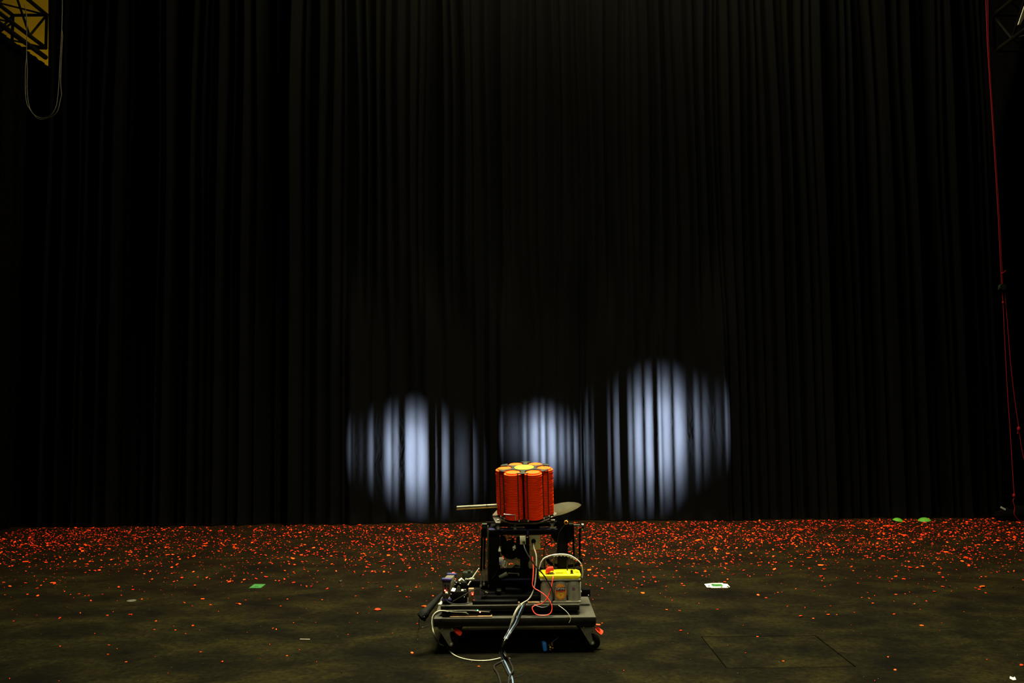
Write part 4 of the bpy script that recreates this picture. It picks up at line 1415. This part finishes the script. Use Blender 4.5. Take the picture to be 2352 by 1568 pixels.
bm = NB(); pbox(bm, 1034, 1402.5, 1038, 1406, 4.998, .006, .001); pbox(bm, 1064, 1405, 1072, 1408, 4.997, .006, .001); obj('clip', bm, 'bracket', t)
bm = NB(); q0_ = at(1033, 1415, 4.985); q1_ = at(1130, 1415, 4.985)
box(bm, ((q0_.x + q1_.x) / 2, 5.02, DZ + .0035), (q1_.x - q0_.x, .06, .006), Matrix.Rotation(R(.6), 3, 'Z'), .001)
o = obj('thin_plank', bm, 'plank'); tag(o, 'thin yellowish wood plank under the power strip on the deck', 'plank')
# white tape on the left corner of the board
bm = NB()
p = at(1013.5, 1384, 5.035)
box(bm, (p.x - .002, 5.07, BZ + .006), (.016, .09, .012), Matrix.Rotation(R(-10), 3, 'Z'), .001)
o = obj('white_strip', bm, 'beige'); tag(o, 'short white strip at the left front corner of the base board', 'strip')
# long padded black handle
bm = NB()
hpts = [at(1022, 1358, 5.20), at(1008, 1372, 5.12), at(996, 1386, 5.05), at(984, 1400, 5.0), at(974, 1412, 4.97), at(966, 1421, 4.96)]
ps = smooth_path(hpts, 6)
rings_ = []
for i, p in enumerate(ps):
    t_ = i / (len(ps) - 1)
    d_ = (ps[min(i + 1, len(ps) - 1)] - ps[max(0, i - 1)]).normalized()
    x_, y_ = frame(d_)
    r_ = 0.010 + 0.013 * min(1, t_ * 1.6) + (0.006 if 0.72 < t_ < 0.97 else 0)
    if t_ > 0.93:
        r_ *= max(.35, math.sqrt(max(0, 1 - ((t_ - .93) / .075) ** 2)))
    rings_.append([bm.verts.new(p + x_ * math.cos(a) * r_ * .8 + y_ * math.sin(a) * r_ * (1.0 + .18 * math.cos(3 * a))) for a in [2 * math.pi * k / 16 for k in range(16)]])
loft(bm, rings_)
t = thing('padded_handle', 'long black padded handle sticking out past the left end of the dolly', 'handle', (hpts[-1].x, hpts[-1].y, hpts[-1].z - .03))
obj('grip', bm, 'rubber', t)
bm = NB(); tube(bm, [at(963, 1420, 4.96), fl(962, 1432, .05), fl(964, 1438, .01), fl(972, 1440, .004), fl(985, 1436, .004)], .0022, 6); obj('strap_loop', bm, 'cable_black', t)
bm = NB(); cyl(bm, at(974.3, 1416, 4.935), at(974.3, 1416, 4.945), .0025, n=10); obj('rivet', bm, 'bracket', t)

# blue plug on the floor
p = onz(1250, 1494)
t = thing('blue_plug', 'blue plug with brass contacts lying on the floor in front of the dolly', 'plug', p)
bm = NB()
c = Vector((p.x, p.y, .026))
rot = Matrix.Rotation(R(-6), 3, 'Y') @ Matrix.Rotation(R(12), 3, 'Z')
box(bm, c, (.024, .040, .050), rot, .007)
obj('body', bm, 'blue_plug', t)
bm = NB()
box(bm, c + Vector((.020, 0, -.002)), (.020, .032, .036), rot, .004); obj('insert', bm, 'black', t)
for dx_, dy_, dz_, s in ((.026, -.016, .010, .008), (.034, -.014, -.004, .009), (.041, -.010, .010, .007), (.046, -.012, -.008, .007), (.030, -.018, -.014, .006), (.040, -.004, .018, .007)):
    bm = NB(); turned(bm, c + Vector((dx_, dy_, dz_)), (rnd.uniform(.2, 1), -1, rnd.uniform(-.4, .5)), [(0, s * .55), (.006, s * .55), (.0065, s * .35), (.012, s * .35)], 10)
    obj('contact', bm, 'brass', t)
bm = NB(); tube(bm, [c + Vector((.045, 0, 0)), fl(1270, 1477, .02) + Vector((0, .03, 0)), fl(1276, 1472, .025) + Vector((0, .03, 0)), fl(1283, 1463, .03)], .0014, 6); obj('wire', bm, 'pale_cable', t)

# ------------------------------------------------------------------ paper and litter on the floor
def flat(name, pts, m, label, cat, th=.0015, z0=0.0005, group=None):
    bm = NB()
    ps_ = [onz(x, y) for x, y in pts]
    prism(bm, [(p.x, p.y) for p in ps_], Matrix.Identity(4), z0, z0 + th)
    o = obj(name, bm, m)
    tag(o, label, cat, group)
    return o


def zz(ox, oy, pts, s=19.6):
    return [(ox + x / s, oy + y / s) for x, y in pts]


bm = NB()
ps_ = [onz(*q) for q in zz(540, 1320, [(625, 605), (1150, 605), (1375, 432), (870, 432)])]
prism(bm, [(p.x, p.y) for p in ps_], Matrix.Identity(4), .0005, .004)
gc = thing('green_card', 'green square card with dark slot on the floor left of the dolly', 'card', ps_[0] + Vector((.05, .05, 0)))
gc.location.z = 0
obj('card', bm, 'green', gc)
bm = NB(); ps_ = [onz(*q) for q in zz(540, 1320, [(870, 550), (1030, 550), (1050, 528), (890, 528)])]
prism(bm, [(p.x, p.y) for p in ps_], Matrix.Identity(4), .004, .0046); obj('slot', bm, 'print_black', gc)
wp = thing('white_paper', 'pair of soiled white sheets with a green centre on the floor right of the dolly', 'paper', onz(1648, 1348))
bm = NB(); ps_ = [onz(*q) for q in zz(1590, 1310, [(545, 612), (660, 765), (835, 765), (850, 785), (1610, 780), (1600, 755), (1700, 745), (1575, 608), (1400, 600), (1370, 568), (900, 572), (700, 595)])]
prism(bm, [(p.x, p.y) for p in ps_], Matrix.Identity(4), .0005, .002); obj('sheet', bm, 'paper', wp)
bm = NB(); ps_ = [onz(*q) for q in zz(1590, 1310, [(825, 615), (930, 728), (1405, 718), (1310, 612)])]
prism(bm, [(p.x, p.y) for p in ps_], Matrix.Identity(4), .002, .0026); gp_ = obj('green_centre', bm, 'green', wp)
bm = NB(); ps_ = [onz(*q) for q in zz(1590, 1310, [(1060, 705), (1230, 705), (1225, 690), (1060, 690)])]
prism(bm, [(p.x, p.y) for p in ps_], Matrix.Identity(4), .0026, .003); obj('slot', bm, 'print_black', gp_)
bm = NB()
for q in ((755, 722), (1320, 765), (1600, 742), (930, 640)):
    p = onz(*zz(1590, 1310, [q])[0]); box(bm, (p.x, p.y, .004), (.010, .012, .005), Matrix.Rotation(.4, 3, 'Z'), .001)
obj('crumb', bm, 'pitch', wp)
for gx, w_, tl_, lab in ((2062, .085, 8, 'green saucer-shaped target by the curtain hem, left one of the two'), (2123, .100, -5, 'green saucer-shaped target by the curtain hem, right one, nearer the sandbag')):
    g_ = at(gx, 1190, 9.98)
    bm = NB()
    turned(bm, (g_.x, 9.98, .004), (math.sin(R(tl_)), -.12, 1), [(0, .052 * w_ / .085), (.008, .058 * w_ / .085), (.012, .054 * w_ / .085), (.026, .040 * w_ / .085), (.034, .022 * w_ / .085), (.036, .002)], 28)
    o = obj('green_target', bm, 'green_bright')
    tag(o, lab, 'clay target', 'green targets by the curtain')
pq = onz(302, 1380)
bm = NB(); prism(bm, [(pq.x + .032 * math.cos(2 * math.pi * k / 24), pq.y + .034 * math.sin(2 * math.pi * k / 24)) for k in range(24)], Matrix.Identity(4), .0005, .004)
o = obj('grey_disc', bm, 'grey_disc'); tag(o, 'flat round grey disc lying on the floor at the left', 'disc')
flat('wood_stick', [(689, 1468.3), (712, 1468.8), (712, 1470.3), (689, 1469.9)], 'grit_pale', 'thin pale stick lying on the floor in front left of the dolly', 'stick', .005)
flat('paper_scrap', [(2320, 1553), (2327, 1556), (2331, 1554), (2334, 1561), (2327, 1562), (2319, 1558)], 'paper', 'torn white paper scrap near the bottom right corner', 'paper scrap', .001)

# ------------------------------------------------------------------ broken clay on the floor
def shard_mesh(seed):
    r_ = random.Random(seed)
    bm = NB()
    if seed % 4 == 0:        # rim piece: bent bar
        a1 = r_.uniform(.7, 1.4); n = 5; rr = 0.62 / a1 * 1.0
        poly = []
        for k in range(n + 1):
            a = -a1 / 2 + a1 * k / n; poly.append((rr * math.sin(a) * 1.0, rr * math.cos(a) - rr + .08))
        for k in range(n, -1, -1):
            a = -a1 / 2 + a1 * k / n; q = rr * .76 + r_.uniform(-.02, .02); poly.append((q * math.sin(a), q * math.cos(a) - rr + .08))
        h = r_.uniform(.14, .22)
    else:
        n = r_.choice([4, 5, 6]); poly = []
        asp = r_.uniform(.5, .95)
        for k in range(n):
            a = 2 * math.pi * (k + r_.uniform(-.3, .3)) / n
            q = r_.uniform(.33, .52); poly.append((q * math.cos(a), q * asp * math.sin(a)))
        h = r_.uniform(.08, .22)
    a = [bm.verts.new((x * .96, y * .96, 0)) for x, y in poly]
    b_ = [bm.verts.new((x + r_.uniform(-.03, .03), y + r_.uniform(-.03, .03), h * r_.uniform(.7, 1.1))) for x, y in poly]
    f = bm.faces.new(a[::-1]); f.material_index = 1
    m_ = len(poly)
    # top fanned so that it is not dead flat
    cxy = sum((v.co for v in b_), Vector()) / m_
    cv = bm.verts.new(cxy + Vector((0, 0, h * r_.uniform(0, .15))))
    for k in range(m_):
        bm.faces.new((b_[k], b_[(k + 1) % m_], cv))
        f = bm.faces.new((a[k], a[(k + 1) % m_], b_[(k + 1) % m_], b_[k]))
        f.material_index = 1 if (r_.random() < .30) else 0
    bmesh.ops.recalc_face_normals(bm, faces=bm.faces[:])
    return bm


NV = 12
WORDS = ['curved', 'angular', 'chunky', 'wedge-shaped']
SM = []; SRAW = []
for v in range(NV):
    bm = shard_mesh(v)
    bm.verts.ensure_lookup_table(); bm.verts.index_update()
    SRAW.append(([x.co.copy() for x in bm.verts], [([q.index for q in f.verts], f.material_index) for f in bm.faces]))
    two = []
    for main in ('orange', 'orange_dull'):
        b2 = bm.copy()
        me = mesh_of('clay_shard', b2, [main, 'pitch'])
        me.polygons.foreach_set('use_smooth', [False] * len(me.polygons))
        two.append(me)
    bm.free()
    SM.append(two)


def dens(px, py):
    """thickness of the rubble, by place on the floor (photo coordinates of that spot)"""
    knots = [(1190, .85), (1212, 1.0), (1232, .92), (1250, .72), (1270, .52), (1290, .35), (1310, .22), (1330, .135), (1360, .062), (1400, .026), (1450, .012), (1568, .006)]
    v = knots[-1][1]
    if py <= knots[0][0]:
        v = knots[0][1]
    else:
        for (a, va_), (b_, vb_) in zip(knots, knots[1:]):
            if a <= py <= b_:
                v = va_ + (vb_ - va_) * (py - a) / (b_ - a); break
    g = 1.0
    if px < 330 and py < 1262:
        g *= 1.7
    if 300 < px < 1050 and py < 1245:
        g *= 0.72
    if 1280 < px < 1700 and 1220 < py < 1320:
        g *= 1.35
    if px > 2000 and py < 1235:
        g *= 1.35
    if 420 < px < 900 and 1240 < py < 1300:
        g *= .8
    g *= 0.55 + 0.9 * (0.5 + 0.5 * math.sin(px * .013 + 1.3) * math.sin(py * .09 + px * .004)) ** 1.0
    return v * g


sh = []       # (x, y, size, rotz, tiltx, tilty, variant, dull)
HAND = [(122, 1340, 24), (1886, 1299, 26), (60, 1290, 22), (30, 1289, 20), (466, 1376, 13), (484, 1389, 12), (2058, 1324, 12), (1799, 1518, 9), (2267, 1515, 10), (1100, 1530, 9), (250, 1482, 11), (248, 1503, 11), (290, 1520, 9), (355, 1447, 10), (659, 1506, 10), (293, 1289, 13), (443, 1437, 11), (1740, 1462, 8), (692, 1275, 14), (502, 1266, 11), (326, 1376, 10), (138, 1484, 8), (8, 1339, 18), (63, 1365, 8), (740, 1377, 7), (1613, 1322, 9), (1980, 1373, 9), (2157, 1315, 11), (2058, 1365, 10), (461, 1498, 12), (660, 1376, 7), (247, 1413, 9), (403, 1447, 7), (965, 1407, 5), (975, 1426, 6), (1005, 1432, 5), (1383, 1431, 5), (2005, 1385, 9), (1620, 1313, 10), (1665, 1336, 9)]
for x, y, wpx in HAND:
    p = onz(x, y)
    sh.append((p.x, p.y, wpx * .72 * p.y / F, rnd.uniform(-.4, .4), 0, 0, rnd.randrange(NV), False))
tries = 0
while len(sh) < 12500 and tries < 600000:
    tries += 1
    Y = rnd.uniform(3.9, 10.16); X = rnd.uniform(-6.1, 6.1)
    px, py = proj((X, Y, 0))
    if not (-20 < px < 2372 and py < 1590):
        continue
    if DX0 - .03 < X < DX1 + .03 and DY0 - .08 < Y < DY1:
        continue
    if X < XL + .1 or X > XR - .02:
        continue
    d = dens(px, py)
    if rnd.random() > d:
        continue
    u = rnd.random()
    s = 0.006 + 0.026 * u ** 2.4 + (0.030 * rnd.random() if rnd.random() < .08 else 0)
    sh.append((X, Y, s, rnd.uniform(0, 6.28), rnd.gauss(0, .22), rnd.gauss(0, .22), rnd.randrange(NV), rnd.random() < .55))


def shard_matrix(e):
    X, Y, s, rz, tx, ty, v, dl = e
    lift = s * .5 * (abs(math.sin(tx)) * .5 + abs(math.sin(ty)) * .8) * .8
    return Matrix.Translation((X, Y, lift + .0003)) @ Matrix.Rotation(tx, 4, 'X') @ Matrix.Rotation(ty, 4, 'Y') @ Matrix.Rotation(rz, 4, 'Z') @ Matrix.Scale(s, 4)


order = sorted(range(len(sh)), key=lambda i: (0 if i < len(HAND) else 1, -sh[i][2] / sh[i][1]))
taken = set(); single = []
for i in order:
    if len(single) >= 300:
        break
    e = sh[i]
    px, py = proj((e[0], e[1], 0))
    if not (8 < px < 2344 and py < 1560):
        continue
    if 1000 < px < 1375 and 1195 < py < 1490:
        continue
    key = (round(px / 23.52), round((1568 - py) / 15.68))
    if key in taken:
        continue
    taken.add(key); single.append((i, key))
proto = {}
for i, key in single:
    e = sh[i]
    dl = 1 if e[7] else 0
    k = (e[6], dl)
    if k not in proto:
        o = bpy.data.objects.new('clay_shard', SM[e[6]][dl]); proto[k] = o
    else:
        o = proto[k].copy()
    COL.objects.link(o)
    o.matrix_world = shard_matrix(e)
    wd = 'curved' if e[6] % 4 == 0 else ('dull red' if dl else 'bright orange')
    col_ = 'orange' if wd == 'curved' else ''
    tag(o, ('%s %s clay shard on the floor, %d%% across from left and %d%% up the photo' % (wd, col_, key[0], key[1])).replace('  ', ' '), 'clay shard', 'broken clay target shards on the floor')
ids = set(i for i, _ in single)
verts = []; faces = []; mis = []
for i, e in enumerate(sh):
    if i in ids:
        continue
    mt = shard_matrix(e); b0_ = len(verts)
    vv, ff = SRAW[e[6]]
    verts += [tuple(mt @ q) for q in vv]
    for q, m_ in ff:
        faces.append([b0_ + k for k in q]); mis.append(2 if m_ else (1 if e[7] else 0))
# fine crumbs
for _ in range(5200):
    Y = rnd.uniform(3.9, 10.16); X = rnd.uniform(-6.0, 6.0)
    px, py = proj((X, Y, 0))
    if rnd.random() > dens(px, py) * .8 + .03 or X < XL + .1 or X > XR or (DX0 < X < DX1 and DY0 < Y < DY1):
        continue
    e = (X, Y, rnd.uniform(.003, .009), rnd.uniform(0, 6), 0, 0, rnd.randrange(NV), rnd.random() < .6)
    mt = shard_matrix(e); b0_ = len(verts); vv, ff = SRAW[e[6]]
    verts += [tuple(mt @ q) for q in vv]
    for q, m_ in ff:
        faces.append([b0_ + k for k in q]); mis.append(1 if e[7] else 0)
me = bpy.data.meshes.new('clay_rubble')
me.from_pydata(verts, [], faces)
for m_ in ('orange', 'orange_dull', 'pitch'):
    me.materials.append(M[m_])
me.polygons.foreach_set('material_index', mis)
me.update()
o = bpy.data.objects.new('clay_rubble', me); COL.objects.link(o)
tag(o, 'scattered field of small orange clay crumbs over the floor, thickest along the curtain', 'rubble', None, 'stuff')
# dark and pale grit
for nm, m_, cnt, lab, smin, smax in (('dark_grit', 'grit_dark', 2600, 'dark specks of grit scattered over the floor', .004, .016), ('pale_grit', 'grit_pale', 900, 'tiny pale specks scattered over the floor', .002, .006)):
    verts = []; faces = []
    for _ in range(cnt):
        Y = rnd.uniform(3.9, 9.8); X = rnd.uniform(-5.6, 5.7)
        if DX0 < X < DX1 and DY0 - .05 < Y < DY1:
            continue
        e = (X, Y, rnd.uniform(smin, smax), rnd.uniform(0, 6), 0, 0, rnd.randrange(NV), 0)
        mt = shard_matrix(e); b0_ = len(verts); vv, ff = SRAW[e[6]]
        verts += [tuple(mt @ q) for q in vv]
        faces += [[b0_ + k for k in q] for q, _m in ff]
    me = bpy.data.meshes.new(nm); me.from_pydata(verts, [], faces); me.materials.append(M[m_]); me.update()
    o = bpy.data.objects.new(nm, me); COL.objects.link(o)
    tag(o, lab, 'grit', None, 'stuff')

# ------------------------------------------------------------------ light
def aim(o, target):
    d = Vector(target) - o.location
    o.rotation_euler = d.to_track_quat('-Z', 'Y').to_euler()


def area(name, loc, target, size, power, color, spread=180):
    l = bpy.data.lights.new(name, 'AREA'); l.shape = 'SQUARE'; l.size = size; l.energy = power; l.color = color
    l.spread = R(spread)
    o = bpy.data.objects.new(name, l); COL.objects.link(o); o.location = loc
    aim(o, target)
    return o


def spot(name, loc, target, half, sx_, power, color, blend=1.0, rad_=.05):
    l = bpy.data.lights.new(name, 'SPOT'); l.energy = power; l.color = color
    l.spot_size = 2 * half; l.spot_blend = blend; l.shadow_soft_size = rad_
    o = bpy.data.objects.new(name, l); COL.objects.link(o); o.location = loc
    aim(o, target)
    o.scale = (sx_, 1, 1)
    return o


WARM = (1.0, 0.93, 0.62)
area('house_light', (0.3, 5.55, 9.0), (0.3, 5.6, 0), 2.5, 1700, WARM, 84)
area('hall_fill', (0.6, -3.0, 5.5), (0.2, 5.2, 0.6), 3.0, 36, WARM, 64)  # unseen fill added to brighten the sides facing the camera
tl = area('curtain_top_light', (0.9, 9.0, 9.4), (0.9, 10.3, 5.0), 5.0, 1250, WARM, 140)
tl.data.shape = 'RECTANGLE'; tl.data.size_y = 0.25
COOL = (0.47, 0.60, 1.0)


def pool(px, py, hw, hh, loc, power):
    l = Vector(loc)
    a, b, c = at(px - hw, py, CY), at(px + hw, py, CY), at(px, py, CY)
    t0 = math.atan2(a.x - l.x, CY - l.y); t1 = math.atan2(b.x - l.x, CY - l.y)
    tm = (t0 + t1) / 2
    q = Vector((l.x + math.tan(tm) * (CY - l.y), CY, c.z))
    half = math.atan(hh * PXM / (q - l).length)
    k = math.tan(abs(t1 - t0) / 2) / math.tan(half)
    for f, wt in ((1.0, .26), (.80, .34), (.58, .40)):
        spot('curtain_spot', loc, q, half * f, k, power * wt, COOL)


pool(962, 1046, 140, 150, (-5.45, 7.75, 1.6), 850000)
pool(1251, 1014, 84, 104, (-5.4, 5.75, 2.4), 1800000)
pool(1496, 1000, 150, 186, (5.8, 7.85, 1.9), 850000)
# amber lamp behind the curtain that lights the yellow wall
spot('back_lamp', (-7.2, 12.6, 4.2), (-8.4, 16.0, 8.4), R(48), 1, 560, (1, .85, .5), 1.0, .2)

w = bpy.data.worlds.new('world'); SC.world = w; w.use_nodes = True
w.node_tree.nodes['Background'].inputs['Color'].default_value = (0, 0, 0, 1)
